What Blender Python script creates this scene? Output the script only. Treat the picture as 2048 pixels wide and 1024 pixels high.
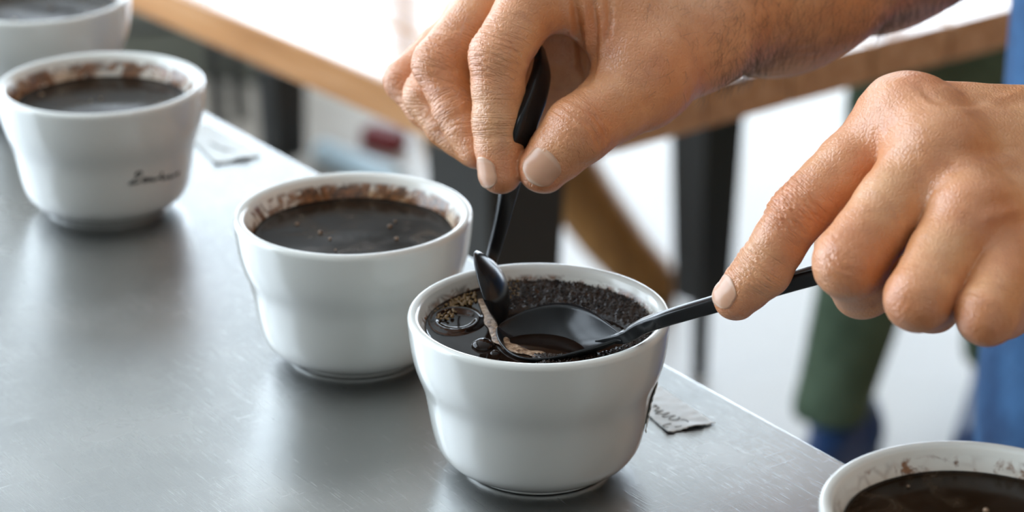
import bpy, bmesh, math, random
import numpy as np
from mathutils import Vector, Matrix

random.seed(7)
RNG = np.random.default_rng(11)
SC = bpy.context.scene
for _o in list(bpy.data.objects):
    bpy.data.objects.remove(_o)

# ------------------------------------------------------------------ camera
F_PX = 5023.6                  # focal length in pixels of the 2048 px wide frame
PITCH = 0.38438                # looking down
TABLE_Z = 0.90                 # metal table top
BOWL_H = 0.0638
CAM_Z = TABLE_Z + BOWL_H + 0.37696
cam_data = bpy.data.cameras.new('camera')
cam = bpy.data.objects.new('camera', cam_data)
SC.collection.objects.link(cam)
cam.location = (0, 0, CAM_Z)
cam.rotation_euler = (math.pi / 2 - PITCH, 0, 0)
cam_data.sensor_width = 36.0
cam_data.lens = 36.0 * F_PX / 2048.0
cam_data.clip_start = 0.05
cam_data.dof.use_dof = True
cam_data.dof.focus_distance = 0.915
cam_data.dof.aperture_fstop = 8.5
SC.camera = cam

# ------------------------------------------------------------------ world, light, exposure
world = bpy.data.worlds.new('sky')
SC.world = world
world.use_nodes = True
bg = world.node_tree.nodes['Background']
bg.inputs['Color'].default_value = (0.76, 0.88, 1.0, 1)
bg.inputs['Strength'].default_value = 2.6
SC.view_settings.view_transform = 'Standard'
SC.view_settings.look = 'None'
SC.view_settings.gamma = 1.0
SC.view_settings.use_curve_mapping = False
SC.view_settings.exposure = 1.72
try:
    SC.cycles.use_denoising = True
    SC.cycles.sample_clamp_indirect = 6.0
    SC.cycles.caustics_reflective = False
    SC.cycles.caustics_refractive = False
except Exception:
    pass


def portal(name, loc, rot, sx, sy):
    l = bpy.data.lights.new(name, 'AREA')
    l.shape = 'RECTANGLE'
    l.size, l.size_y = sx, sy
    l.cycles.is_portal = True
    o = bpy.data.objects.new(name, l)
    SC.collection.objects.link(o)
    o.location = loc
    o.rotation_euler = rot
    return o


ROOM = dict(x0=-2.4, x1=3.6, y0=-2.6, y1=5.6, z1=4.0)
portal('daylight_back', (0.5, ROOM['y1'] + 0.16, 2.0), (-math.pi / 2, 0, 0), 5.6, 3.8)
portal('daylight_left', (ROOM['x0'] - 0.02, 2.65, 2.1), (0, -math.pi / 2, 0), 3.05, 4.7)

# ------------------------------------------------------------------ helpers
FW = np.array([0, math.cos(PITCH), -math.sin(PITCH)])
UP = np.array([0, math.sin(PITCH), math.cos(PITCH)])
RT = np.array([1.0, 0, 0])
C0 = np.array([0, 0, CAM_Z])


def W(px, py, d):
    """point of the place that the photo shows at pixel (px, py), d metres along the view axis"""
    return C0 + d * (FW + (px - 1024) / F_PX * RT + (512 - py) / F_PX * UP)


def on_z(px, py, z):
    d = FW + (px - 1024) / F_PX * RT + (512 - py) / F_PX * UP
    return C0 + d * ((z - CAM_Z) / d[2])


def cv(r, u, t):
    """direction: right, up, toward the camera"""
    v = r * RT + u * UP - t * FW
    return v / np.linalg.norm(v)


def nrm(v):
    v = np.asarray(v, float)
    return v / max(np.linalg.norm(v), 1e-12)


def link(o, parent=None):
    SC.collection.objects.link(o)
    if parent is not None:
        o.parent = parent
    return o


def mesh_obj(name, verts, faces, mat, parent=None, smooth=True):
    me = bpy.data.meshes.new(name)
    me.from_pydata([tuple(map(float, v)) for v in verts], [], [tuple(map(int, f)) for f in faces])
    if smooth:
        me.polygons.foreach_set('use_smooth', [True] * len(me.polygons))
    if mat is not None:
        for m in (mat if isinstance(mat, (list, tuple)) else [mat]):
            me.materials.append(m)
    me.update()
    return link(bpy.data.objects.new(name, me), parent)


def bm_obj(name, bm, mat, parent=None, smooth=False):
    bmesh.ops.recalc_face_normals(bm, faces=bm.faces)
    me = bpy.data.meshes.new(name)
    bm.to_mesh(me)
    bm.free()
    if smooth:
        me.polygons.foreach_set('use_smooth', [True] * len(me.polygons))
    for m in (mat if isinstance(mat, (list, tuple)) else [mat]):
        me.materials.append(m)
    return link(bpy.data.objects.new(name, me), parent)


def empty(name, loc, label=None, cat=None, group=None, rz=0.0):
    o = bpy.data.objects.new(name, None)
    o.empty_display_size = 0.05
    SC.collection.objects.link(o)
    o.location = loc
    o.rotation_euler = (0, 0, rz)
    tag(o, label, cat, group)
    return o


def tag(o, label=None, cat=None, group=None, kind=None):
    if label: o['label'] = label
    if cat: o['category'] = cat
    if group: o['group'] = group
    if kind: o['kind'] = kind
    return o


def adopt(child, parent):
    """parent a child given in world coordinates to an empty"""
    bpy.context.view_layer.update()
    child.parent = parent
    child.matrix_parent_inverse = parent.matrix_world.inverted()
    return child


def bm_box(bm, lo, hi, bevel=0.0, mtx=None):
    g = bmesh.ops.create_cube(bm, size=1.0)
    vs = g['verts']
    lo, hi = np.array(lo, float), np.array(hi, float)
    for v in vs:
        v.co = Vector((lo + hi) / 2 + (hi - lo) * np.array(v.co))
    if bevel > 0:
        es = list({e for v in vs for e in v.link_edges})
        r = bmesh.ops.bevel(bm, geom=es, offset=bevel, segments=2, affect='EDGES', profile=0.5)
        vs = list({v for f in r['faces'] for v in f.verts} | {v for v in vs if v.is_valid})
    if mtx is not None:
        bmesh.ops.transform(bm, matrix=mtx, verts=vs)
    return vs


def box_obj(name, lo, hi, mat, parent=None, bevel=0.0, mtx=None, smooth=False):
    bm = bmesh.new()
    bm_box(bm, lo, hi, bevel, mtx)
    return bm_obj(name, bm, mat, parent, smooth)


def catmull(pts, n=8):
    pts = np.asarray(pts, float)
    P = np.vstack([2 * pts[0] - pts[1], pts, 2 * pts[-1] - pts[-2]])
    out = []
    for i in range(1, len(P) - 2):
        for t in np.linspace(0, 1, n, endpoint=False):
            a, b, c, d = P[i - 1], P[i], P[i + 1], P[i + 2]
            out.append(0.5 * ((2 * b) + (c - a) * t + (2 * a - 5 * b + 4 * c - d) * t * t + (3 * b - a - 3 * c + d) * t ** 3))
    out.append(pts[-1])
    return np.array(out)


def tube(path, radii, seg=10, cap=True, normal=None, flat=1.0, sq=1.0):
    """verts, faces of a swept tube; normal/flat give an elliptical section"""
    path = np.asarray(path, float)
    n = len(path)
    radii = np.full(n, radii) if np.isscalar(radii) else np.asarray(radii, float)
    T = np.gradient(path, axis=0)
    T /= np.linalg.norm(T, axis=1)[:, None] + 1e-12
    N = np.array([0, 0, 1.0]) if normal is None else np.asarray(normal, float)
    if abs(N @ T[0]) > 0.95: N = np.array([1.0, 0, 0])
    V, Fc = [], []
    for i in range(n):
        N = nrm(N - (N @ T[i]) * T[i])
        B = np.cross(T[i], N)
        for k in range(seg):
            a = 2 * math.pi * k / seg
            ca, sa = math.cos(a), math.sin(a)
            if sq != 1.0: ca, sa = math.copysign(abs(ca) ** sq, ca), math.copysign(abs(sa) ** sq, sa)
            V.append(path[i] + radii[i] * (ca * B + sa * N * flat))
    for i in range(n - 1):
        for k in range(seg):
            k2 = (k + 1) % seg
            Fc.append((i * seg + k, i * seg + k2, (i + 1) * seg + k2, (i + 1) * seg + k))
    if cap:
        V.append(path[0]); V.append(path[-1])
        a, b = len(V) - 2, len(V) - 1
        for k in range(seg):
            k2 = (k + 1) % seg
            Fc.append((a, k2, k))
            Fc.append((b, (n - 1) * seg + k, (n - 1) * seg + k2))
    return V, Fc


def lathe(prof, seg=96, closed=False):
    V, Fc = [], []
    n = len(prof)
    for r, z in prof:
        for k in range(seg):
            a = 2 * math.pi * k / seg
            V.append((r * math.cos(a), r * math.sin(a), z))
    for i in range(n - 1):
        for k in range(seg):
            k2 = (k + 1) % seg
            Fc.append((i * seg + k, i * seg + k2, (i + 1) * seg + k2, (i + 1) * seg + k))
    return V, Fc


# ------------------------------------------------------------------ node helpers
class NB:
    def __init__(self, name):
        self.m = bpy.data.materials.new(name)
        self.m.use_nodes = True
        self.t = self.m.node_tree
        self.b = self.t.nodes['Principled BSDF']

    def n(self, typ, **kw):
        nd = self.t.nodes.new(typ)
        for k, v in kw.items():
            if k in nd.inputs: nd.inputs[k].default_value = v
            else: setattr(nd, k, v)
        return nd

    def l(self, a, b):
        self.t.links.new(a, b)

    def s(self, **kw):
        for k, v in kw.items():
            k = k.replace('_', ' ')
            self.b.inputs[k].default_value = v if not isinstance(v, tuple) or len(v) != 3 or k == 'Subsurface Radius' else (*v, 1)
        return self

    def coord(self, kind='Object', scale=(1, 1, 1), rot=(0, 0, 0)):
        tc = self.n('ShaderNodeTexCoord')
        mp = self.n('ShaderNodeMapping')
        mp.inputs['Scale'].default_value = scale
        mp.inputs['Rotation'].default_value = rot
        self.l(tc.outputs[kind], mp.inputs['Vector'])
        return mp.outputs['Vector']

    def noise(self, vec, scale, detail=3, rough=0.5, dist=0.0):
        nd = self.n('ShaderNodeTexNoise')
        nd.inputs['Scale'].default_value = scale
        nd.inputs['Detail'].default_value = detail
        nd.inputs['Roughness'].default_value = rough
        nd.inputs['Distortion'].default_value = dist
        if vec is not None: self.l(vec, nd.inputs['Vector'])
        return nd.outputs['Fac']

    def ramp(self, fac, stops):
        r = self.n('ShaderNodeValToRGB')
        el = r.color_ramp.elements
        while len(el) < len(stops): el.new(0.5)
        for e, (p, c) in zip(el, stops):
            e.position = p
            e.color = (*c, 1) if len(c) == 3 else c
        self.l(fac, r.inputs['Fac'])
        return r.outputs['Color']

    def math(self, op, a, b=0.0, clamp=False):
        nd = self.n('ShaderNodeMath', operation=op)
        nd.use_clamp = clamp
        for i, v in enumerate((a, b)):
            if isinstance(v, (int, float)): nd.inputs[i].default_value = v
            else: self.l(v, nd.inputs[i])
        return nd.outputs[0]

    def mapr(self, v, a, b, c=0.0, d=1.0, smooth=False):
        nd = self.n('ShaderNodeMapRange')
        nd.interpolation_type = 'SMOOTHSTEP' if smooth else 'LINEAR'
        for i, x in enumerate((v, a, b, c, d)):
            if isinstance(x, (int, float)): nd.inputs[i].default_value = x
            else: self.l(x, nd.inputs[i])
        return nd.outputs[0]

    def mix(self, fac, a, b):
        nd = self.n('ShaderNodeMix', data_type='RGBA')
        for i, v in ((0, fac), (6, a), (7, b)):
            if isinstance(v, (int, float)): nd.inputs[i].default_value = v
            elif isinstance(v, tuple): nd.inputs[i].default_value = (*v, 1) if len(v) == 3 else v
            else: self.l(v, nd.inputs[i])
        return nd.outputs[2]

    def bump(self, h, strength=0.3, dist=0.001, prev=None):
        nd = self.n('ShaderNodeBump')
        nd.inputs['Strength'].default_value = strength
        nd.inputs['Distance'].default_value = dist
        self.l(h, nd.inputs['Height'])
        if prev is not None: self.l(prev, nd.inputs['Normal'])
        self.l(nd.outputs['Normal'], self.b.inputs['Normal'])
        return nd.outputs['Normal']

    def col(self, out):
        self.l(out, self.b.inputs['Base Color'])

    def rough(self, out):
        self.l(out, self.b.inputs['Roughness'])


def flat_mat(name, col, rough=0.5, metal=0.0, **kw):
    m = NB(name)
    m.s(Base_Color=col, Roughness=rough, Metallic=metal, **kw)
    return m.m


# ------------------------------------------------------------------ materials
def make_materials():
    M = {}
    # brushed, scratched steel
    m = NB('brushed_steel')
    m.s(Metallic=1.0, Base_Color=(0.66, 0.67, 0.67), Roughness=0.3)
    v = m.coord('Object')
    big = m.noise(v, 9.0, 4, 0.6)
    sm = m.noise(m.coord('Object', (14, 1100, 6), (0, 0, 0.35)), 2.0, 3, 0.6)
    s2 = m.noise(m.coord('Object', (900, 20, 6), (0, 0, 0.9)), 2.0, 3, 0.65)
    s3 = m.noise(m.coord('Object', (40, 1500, 6), (0, 0, -0.6)), 2.0, 2, 0.5)
    s4 = m.noise(m.coord('Object', (30, 900, 6), (0, 0, 1.9)), 2.0, 2, 0.5)
    scr = m.math('ADD', m.math('ADD', m.mapr(sm, 0.64, 0.80), m.mapr(s2, 0.66, 0.80)), m.math('ADD', m.mapr(s3, 0.66, 0.78), m.mapr(s4, 0.68, 0.80)))
    m.col(m.mix(m.mapr(big, 0.3, 0.7), (0.58, 0.59, 0.59), (0.68, 0.68, 0.67)))
    m.rough(m.math('ADD', m.mapr(big, 0.3, 0.7, 0.21, 0.29), m.math('MULTIPLY', scr, 0.06)))
    m.bump(m.math('ADD', m.math('ADD', m.math('ADD', sm, s2), s3), m.math('MULTIPLY', scr, 1.0)), 0.12, 0.0003)
    M['steel'] = m.m
    M['steel_edge'] = flat_mat('steel_edge', (0.72, 0.73, 0.74), 0.25, 1.0)
    M['steel_frame'] = flat_mat('steel_frame', (0.5, 0.5, 0.5), 0.4, 1.0)
    # glazed ceramic, with object-space coffee stains on the inside
    m = NB('white_ceramic')
    m.s(Base_Color=(0.74, 0.745, 0.70), Roughness=0.16)
    m.b.inputs['Coat Weight'].default_value = 0.3
    m.b.inputs['Coat Roughness'].default_value = 0.05
    m.bump(m.noise(m.coord(), 60, 2), 0.03, 0.002)
    M['ceramic'] = m.m
    for key, seed, lo, amount in (('stain_light', 3.1, 0.25, 0.49), ('stain_heavy', 8.7, 0.85, 0.385), ('stain_wet', 14.2, 0.5, 0.44)):
        m = NB('ceramic_' + key)
        m.s(Base_Color=(0.80, 0.80, 0.76), Roughness=0.18)
        tc = m.n('ShaderNodeTexCoord')
        add = m.n('ShaderNodeVectorMath', operation='ADD')
        add.inputs[1].default_value = (seed, seed * 0.7, seed * 1.3)
        m.l(tc.outputs['Object'], add.inputs[0])
        sep = m.n('ShaderNodeSeparateXYZ')
        m.l(tc.outputs['Object'], sep.inputs[0])
        n1 = m.noise(add.outputs[0], 75, 6, 0.68, 0.8)
        n2 = m.noise(add.outputs[0], 260, 4, 0.7)
        n3 = m.noise(add.outputs[0], 32, 2, 0.5)
        # foamy ring pattern left by the drained crust: cell borders
        vo = m.n('ShaderNodeTexVoronoi', feature='DISTANCE_TO_EDGE')
        vo.inputs['Scale'].default_value = 130
        m.l(add.outputs[0], vo.inputs['Vector'])
        edge = m.mapr(vo.outputs['Distance'], 0.02, 0.16, 1.0, 0.0)
        z = sep.outputs['Z']
        band = m.math('MULTIPLY', m.mapr(z, 0.0612, 0.0592, 0.0, 1.0, True), 1.0)
        blot = m.mapr(m.math('ADD', n1, m.math('MULTIPLY', n2, 0.18)), amount + 0.10, amount + 0.22, 0, 1, True)
        net = m.math('MULTIPLY', edge, m.mapr(n3, 0.44, 0.58, 0, 1, True))
        fac = m.math('MULTIPLY', m.math('MAXIMUM', blot, m.math('MULTIPLY', net, 0.3 if key == 'stain_light' else 0.7)), band, True)
        film = m.math('MULTIPLY', m.mapr(z, 0.0600, 0.0555, 0.0, lo, True), m.mapr(n3, 0.30, 0.60))
        c = m.mix(film, (0.78, 0.77, 0.71), (0.50, 0.27, 0.10))
        c = m.mix(m.math('MULTIPLY', fac, 0.92), c, m.ramp(n2, [(0.38, (0.045, 0.016, 0.005)), (0.64, (0.27, 0.10, 0.028))]))
        m.col(c)
        m.bump(fac, 0.25, 0.0005)
        M[key] = m.m
    # coffee
    m = NB('black_coffee')
    m.s(Base_Color=(0.014, 0.007, 0.004), Roughness=0.05)
    m.b.inputs['Specular IOR Level'].default_value = 0.12
    v = m.coord()
    n = m.noise(v, 55, 4, 0.6, 1.2)
    m.col(m.mix(m.mapr(n, 0.48, 0.75), (0.012, 0.007, 0.0035), (0.048, 0.031, 0.018)))
    m.rough(m.mapr(n, 0.4, 0.7, 0.14, 0.32))
    m.bump(m.noise(v, 40, 2), 0.12, 0.0015)
    M['coffee'] = m.m
    m = NB('clear_coffee')
    m.s(Base_Color=(0.010, 0.005, 0.003), Roughness=0.04)
    m.b.inputs['Specular IOR Level'].default_value = 0.28
    m.bump(m.noise(m.coord(), 45, 2), 0.10, 0.002)
    M['coffee_clear'] = m.m
    m = NB('coffee_crust')
    v = m.coord()
    n1 = m.noise(v, 700, 4, 0.7)
    n2 = m.noise(v, 160, 3, 0.6)
    m.s(Roughness=0.12)
    m.col(m.ramp(n2, [(0.35, (0.009, 0.005, 0.003)), (0.58, (0.030, 0.015, 0.007)), (0.75, (0.075, 0.036, 0.016))]))
    b0 = m.bump(n1, 0.7, 0.0012)
    M['crust'] = m.m
    M['grounds'] = flat_mat('wet_grounds', (0.022, 0.010, 0.005), 0.07)
    m = NB('coffee_foam')
    v = m.coord()
    m.s(Roughness=0.3)
    m.col(m.ramp(m.noise(v, 420, 4, 0.7), [(0.38, (0.10, 0.05, 0.025)), (0.56, (0.36, 0.23, 0.14)), (0.75, (0.62, 0.49, 0.36))]))
    m.bump(m.noise(v, 900, 2), 0.6, 0.0008)
    M['foam'] = m.m
    m = NB('foam_bubble')
    m.s(Base_Color=(0.42, 0.24, 0.08), Roughness=0.06)
    m.b.inputs['Transmission Weight'].default_value = 0.55
    M['bubble'] = m.m
    # spoon
    m = NB('black_spoon_metal')
    m.s(Base_Color=(0.010, 0.011, 0.012), Roughness=0.22, Metallic=0.0)
    m.b.inputs['Specular IOR Level'].default_value = 0.28
    m.b.inputs['Coat Weight'].default_value = 0.0
    m.b.inputs['Coat Roughness'].default_value = 0.12
    m.bump(m.noise(m.coord(), 300, 2), 0.02, 0.0005)
    M['spoon'] = m.m
    # skin
    m = NB('skin')
    at = m.n('ShaderNodeAttribute', attribute_name='tint')
    sepc = m.n('ShaderNodeSeparateColor')
    m.l(at.outputs['Color'], sepc.inputs[0])
    v = m.coord()
    n1 = m.noise(v, 38, 4, 0.6)
    n2 = m.noise(v, 160, 3, 0.6)
    base = m.mix(m.mapr(n1, 0.35, 0.68), (0.62, 0.258, 0.098), (0.76, 0.392, 0.188))
    base = m.mix(m.math('MULTIPLY', m.mapr(n2, 0.50, 0.75), 0.35), base, (0.48, 0.21, 0.11))
    base = m.mix(m.math('MULTIPLY', sepc.outputs[0], 0.85), base, (0.68, 0.19, 0.075))
    base = m.mix(m.math('MULTIPLY', sepc.outputs[1], 0.55), base, (0.70, 0.48, 0.33))
    m.col(base)
    m.s(Roughness=0.36)
    m.b.inputs['Subsurface Weight'].default_value = 0.12
    m.b.inputs['Subsurface Radius'].default_value = (1.0, 0.35, 0.18)
    m.b.inputs['Subsurface Scale'].default_value = 0.003
    m.b.inputs['Specular IOR Level'].default_value = 0.85
    vo = m.n('ShaderNodeTexVoronoi', feature='DISTANCE_TO_EDGE')
    vo.inputs['Scale'].default_value = 620
    m.l(v, vo.inputs['Vector'])
    hsum = m.math('ADD', m.math('MULTIPLY', m.mapr(vo.outputs['Distance'], 0.0, 0.22), 0.45), m.math('MULTIPLY', m.noise(v, 300, 4, 0.65), 0.9))
    b1 = m.bump(hsum, 0.34, 0.0008)
    cr = m.n('ShaderNodeAttribute', attribute_name='crease')
    sp = m.n('ShaderNodeSeparateXYZ')
    m.l(cr.outputs['Vector'], sp.inputs[0])
    cb = m.n('ShaderNodeCombineXYZ')
    m.l(m.math('MULTIPLY', sp.outputs[0], 0.62), cb.inputs[0])
    m.l(m.math('MULTIPLY', sp.outputs[1], 0.055), cb.inputs[1])
    nz = m.noise(cb.outputs[0], 1.0, 2, 0.5, 0.15)
    line = m.mapr(m.math('ABSOLUTE', m.math('SUBTRACT', nz, 0.5)), 0.0, 0.075, 0.0, 1.0, True)
    ht = m.math('SUBTRACT', 1.0, m.math('MULTIPLY', m.math('SUBTRACT', 1.0, line), sp.outputs[2]))
    m.bump(ht, 0.42, 0.0010, b1)
    M['skin'] = m.m
    M['hair'] = flat_mat('arm_hair_brown', (0.12, 0.075, 0.042), 0.45)
    m = NB('fingernail')
    m.s(Base_Color=(0.72, 0.47, 0.36), Roughness=0.27)
    m.b.inputs['Subsurface Weight'].default_value = 0.15
    m.b.inputs['Subsurface Scale'].default_value = 0.003
    at = m.n('ShaderNodeAttribute', attribute_name='tint')
    sepc = m.n('ShaderNodeSeparateColor')
    m.l(at.outputs['Color'], sepc.inputs[0])
    m.col(m.mix(sepc.outputs[0], (0.64, 0.36, 0.23), (0.70, 0.47, 0.34)))
    M['nail'] = m.m
    # cloth
    def cloth(name, a, b, scale=240, rough=0.85):
        m = NB(name)
        v = m.coord()
        n = m.noise(v, 14, 5, 0.65)
        wv = m.noise(m.coord('Object', (1, 1, 0.12)), scale * 3, 2, 0.6)
        m.col(m.mix(m.mapr(m.math('ADD', m.math('MULTIPLY', n, 0.75), m.math('MULTIPLY', wv, 0.25)), 0.36, 0.64), a, b))
        m.s(Roughness=rough)
        m.b.inputs['Sheen Weight'].default_value = 0.03
        m.b.inputs['Specular IOR Level'].default_value = 0.2
        m.bump(m.math('ADD', m.noise(v, 9, 4, 0.6), m.math('MULTIPLY', wv, 0.15)), 0.55, 0.02)
        return m.m
    M['denim'] = cloth('blue_denim', (0.008, 0.030, 0.090), (0.040, 0.120, 0.26))
    M['shirt'] = cloth('grey_shirt', (0.16, 0.17, 0.19), (0.24, 0.25, 0.27))
    M['jeans'] = cloth('dark_jeans', (0.03, 0.04, 0.07), (0.07, 0.09, 0.13))
    M['green_cloth'] = cloth('green_cloth', (0.045, 0.075, 0.045), (0.11, 0.16, 0.105))
    M['black_leather'] = flat_mat('black_leather', (0.012, 0.012, 0.014), 0.45)
    M['blue_shoe'] = flat_mat('blue_shoe', (0.012, 0.05, 0.16), 0.6)
    # tape + ink
    m = NB('masking_tape')
    m.s(Base_Color=(0.72, 0.75, 0.73), Roughness=0.55)
    n = m.noise(m.coord('Object', (1, 1, 1)), 160, 3, 0.6)
    m.col(m.mix(m.mapr(n, 0.35, 0.7), (0.80, 0.83, 0.82), (0.88, 0.90, 0.89)))
    m.bump(n, 0.3, 0.0006)
    M['tape'] = m.m
    M['ink'] = flat_mat('black_ink', (0.012, 0.013, 0.013), 0.5)
    M['pencil'] = flat_mat('grey_ink', (0.26, 0.27, 0.26), 0.6)
    # room
    m = NB('polished_concrete')
    v = m.coord()
    n = m.noise(v, 1.6, 6, 0.62)
    m.col(m.mix(m.mapr(n, 0.3, 0.7), (0.30, 0.265, 0.22), (0.46, 0.42, 0.36)))
    m.rough(m.mapr(n, 0.3, 0.7, 0.30, 0.44))
    m.bump(m.noise(v, 24, 4), 0.05, 0.004)
    M['concrete'] = m.m
    m = NB('off_white_plaster')
    n = m.noise(m.coord(), 3, 5, 0.6)
    m.col(m.mix(n, (0.52, 0.48, 0.42), (0.62, 0.59, 0.52)))
    m.s(Roughness=0.9)
    m.bump(m.noise(m.coord(), 30, 4), 0.2, 0.01)
    M['plaster'] = m.m
    M['ceiling'] = flat_mat('white_ceiling_paint', (0.80, 0.80, 0.78), 0.9)
    m = NB('warm_brick')
    br = m.n('ShaderNodeTexBrick')
    br.inputs['Scale'].default_value = 4.0
    br.inputs['Color1'].default_value = (0.40, 0.20, 0.10, 1)
    br.inputs['Color2'].default_value = (0.50, 0.28, 0.15, 1)
    br.inputs['Mortar'].default_value = (0.5, 0.46, 0.4, 1)
    m.l(m.coord('Object', (1, 1, 1), (math.pi / 2, 0, math.pi / 2)), br.inputs['Vector'])
    m.col(br.outputs['Color'])
    m.s(Roughness=0.9)
    M['brick'] = m.m
    m = NB('oak_wood')
    v = m.coord('Object', (1.0, 14, 14))
    n = m.noise(v, 5, 5, 0.6, 0.6)
    m.col(m.ramp(n, [(0.3, (0.38, 0.165, 0.058)), (0.52, (0.52, 0.25, 0.098)), (0.72, (0.64, 0.36, 0.18))]))
    m.rough(m.mapr(n, 0.3, 0.7, 0.12, 0.22))
    m.b.inputs['Coat Weight'].default_value = 0.8
    m.b.inputs['Coat Roughness'].default_value = 0.06
    m.bump(n, 0.02, 0.001)
    M['oak'] = m.m
    m = NB('brown_wood')
    n = m.noise(m.coord('Object', (14, 14, 1)), 6, 4, 0.6, 0.4)
    m.col(m.ramp(n, [(0.3, (0.22, 0.10, 0.025)), (0.7, (0.46, 0.24, 0.07))]))
    m.s(Roughness=0.4)
    M['brown_wood'] = m.m
    M['black_metal'] = flat_mat('black_metal', (0.010, 0.012, 0.012), 0.42)
    M['window_frame'] = flat_mat('window_frame_paint', (0.05, 0.055, 0.055), 0.5)
    m = NB('window_glass')
    m.s(Base_Color=(0.98, 1.0, 1.0), Roughness=0.0)
    m.b.inputs['Transmission Weight'].default_value = 1.0
    m.b.inputs['IOR'].default_value = 1.02
    M['glass'] = m.m
    M['red_paint'] = flat_mat('red_paint', (0.16, 0.008, 0.008), 0.6)
    M['olive'] = flat_mat('olive_grey_paint', (0.085, 0.085, 0.062), 0.6)
    M['pale_blue'] = flat_mat('pale_blue_paint', (0.55, 0.72, 0.80), 0.3)
    return M


M = make_materials()
_g = M['glass'].node_tree
_g.nodes.clear()
_mx = _g.nodes.new('ShaderNodeMixShader'); _mx.inputs[0].default_value = 0.06
_tr = _g.nodes.new('ShaderNodeBsdfTransparent'); _gl = _g.nodes.new('ShaderNodeBsdfGlossy'); _gl.inputs['Roughness'].default_value = 0.02
_out = _g.nodes.new('ShaderNodeOutputMaterial')
_g.links.new(_tr.outputs[0], _mx.inputs[1]); _g.links.new(_gl.outputs[0], _mx.inputs[2]); _g.links.new(_mx.outputs[0], _out.inputs[0])

_f = bpy.data.materials.new('added_fill_diffuser'); _f.use_nodes = True  # translucent panel material, added to brighten what the steel table reflects
_t = _f.node_tree; _t.nodes.clear()
_tl = _t.nodes.new('ShaderNodeBsdfTranslucent'); _tl.inputs['Color'].default_value = (0.31, 0.308, 0.30, 1)
_o2 = _t.nodes.new('ShaderNodeOutputMaterial'); _t.links.new(_tl.outputs[0], _o2.inputs[0])
M['added_fill'] = _f

# ------------------------------------------------------------------ implicit surfaces (bodies, clothes)
def smin(a, b, k):
    h = np.clip(0.5 + 0.5 * (b - a) / k, 0, 1)
    return b + (a - b) * h - k * h * (1 - h)


def cone(P, a, b, ra, rb):
    a = np.asarray(a, np.float32); b = np.asarray(b, np.float32)
    ba = b - a
    q = P - a
    h = np.clip((q @ ba) / max(float(ba @ ba), 1e-12), 0, 1)
    d = q - h[:, None] * ba
    return np.sqrt(np.einsum('ij,ij->i', d, d)) - (ra + (rb - ra) * h)


def ellipsoid(P, c, axes, r):
    """axes: 3 unit vectors as rows, r: 3 radii (approximate distance)"""
    q = (P - np.asarray(c, np.float32)) @ np.asarray(axes, np.float32).T
    r = np.asarray(r, np.float32)
    k0 = np.linalg.norm(q / r, axis=1)
    k1 = np.linalg.norm(q / (r * r), axis=1) + 1e-9
    return k0 * (k0 - 1.0) / k1


def far_from(box, a, b, r, margin=0.034):
    """True when no point of the box comes near the segment a-b"""
    lo, hi = box
    sl = np.minimum(a, b) - r; sh = np.maximum(a, b) + r
    g = np.maximum(np.maximum(sl - hi, lo - sh), 0)
    return float((g * g).sum()) > margin * margin


def in_chunks(fn, P, size=0.012, n=30000):
    """evaluate fn on spatially compact chunks of P"""
    q = np.floor((P - P.min(0)) / size).astype(np.int64)
    code = np.zeros(len(P), np.int64)
    for b in range(7):
        for c in range(3): code |= ((q[:, c] >> b) & 1) << (3 * b + c)
    o = np.argsort(code)
    out = np.empty(len(P))
    for s in range(0, len(P), n):
        i = o[s:s + n]
        out[i] = fn(P[i].astype(np.float32))
    return out


def chain_sdf(P, pts, rad, k):
    d = None
    for i in range(len(pts) - 1):
        c = cone(P, pts[i], pts[i + 1], rad[i], rad[i + 1])
        d = c if d is None else smin(d, c, k)
    return d


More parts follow.
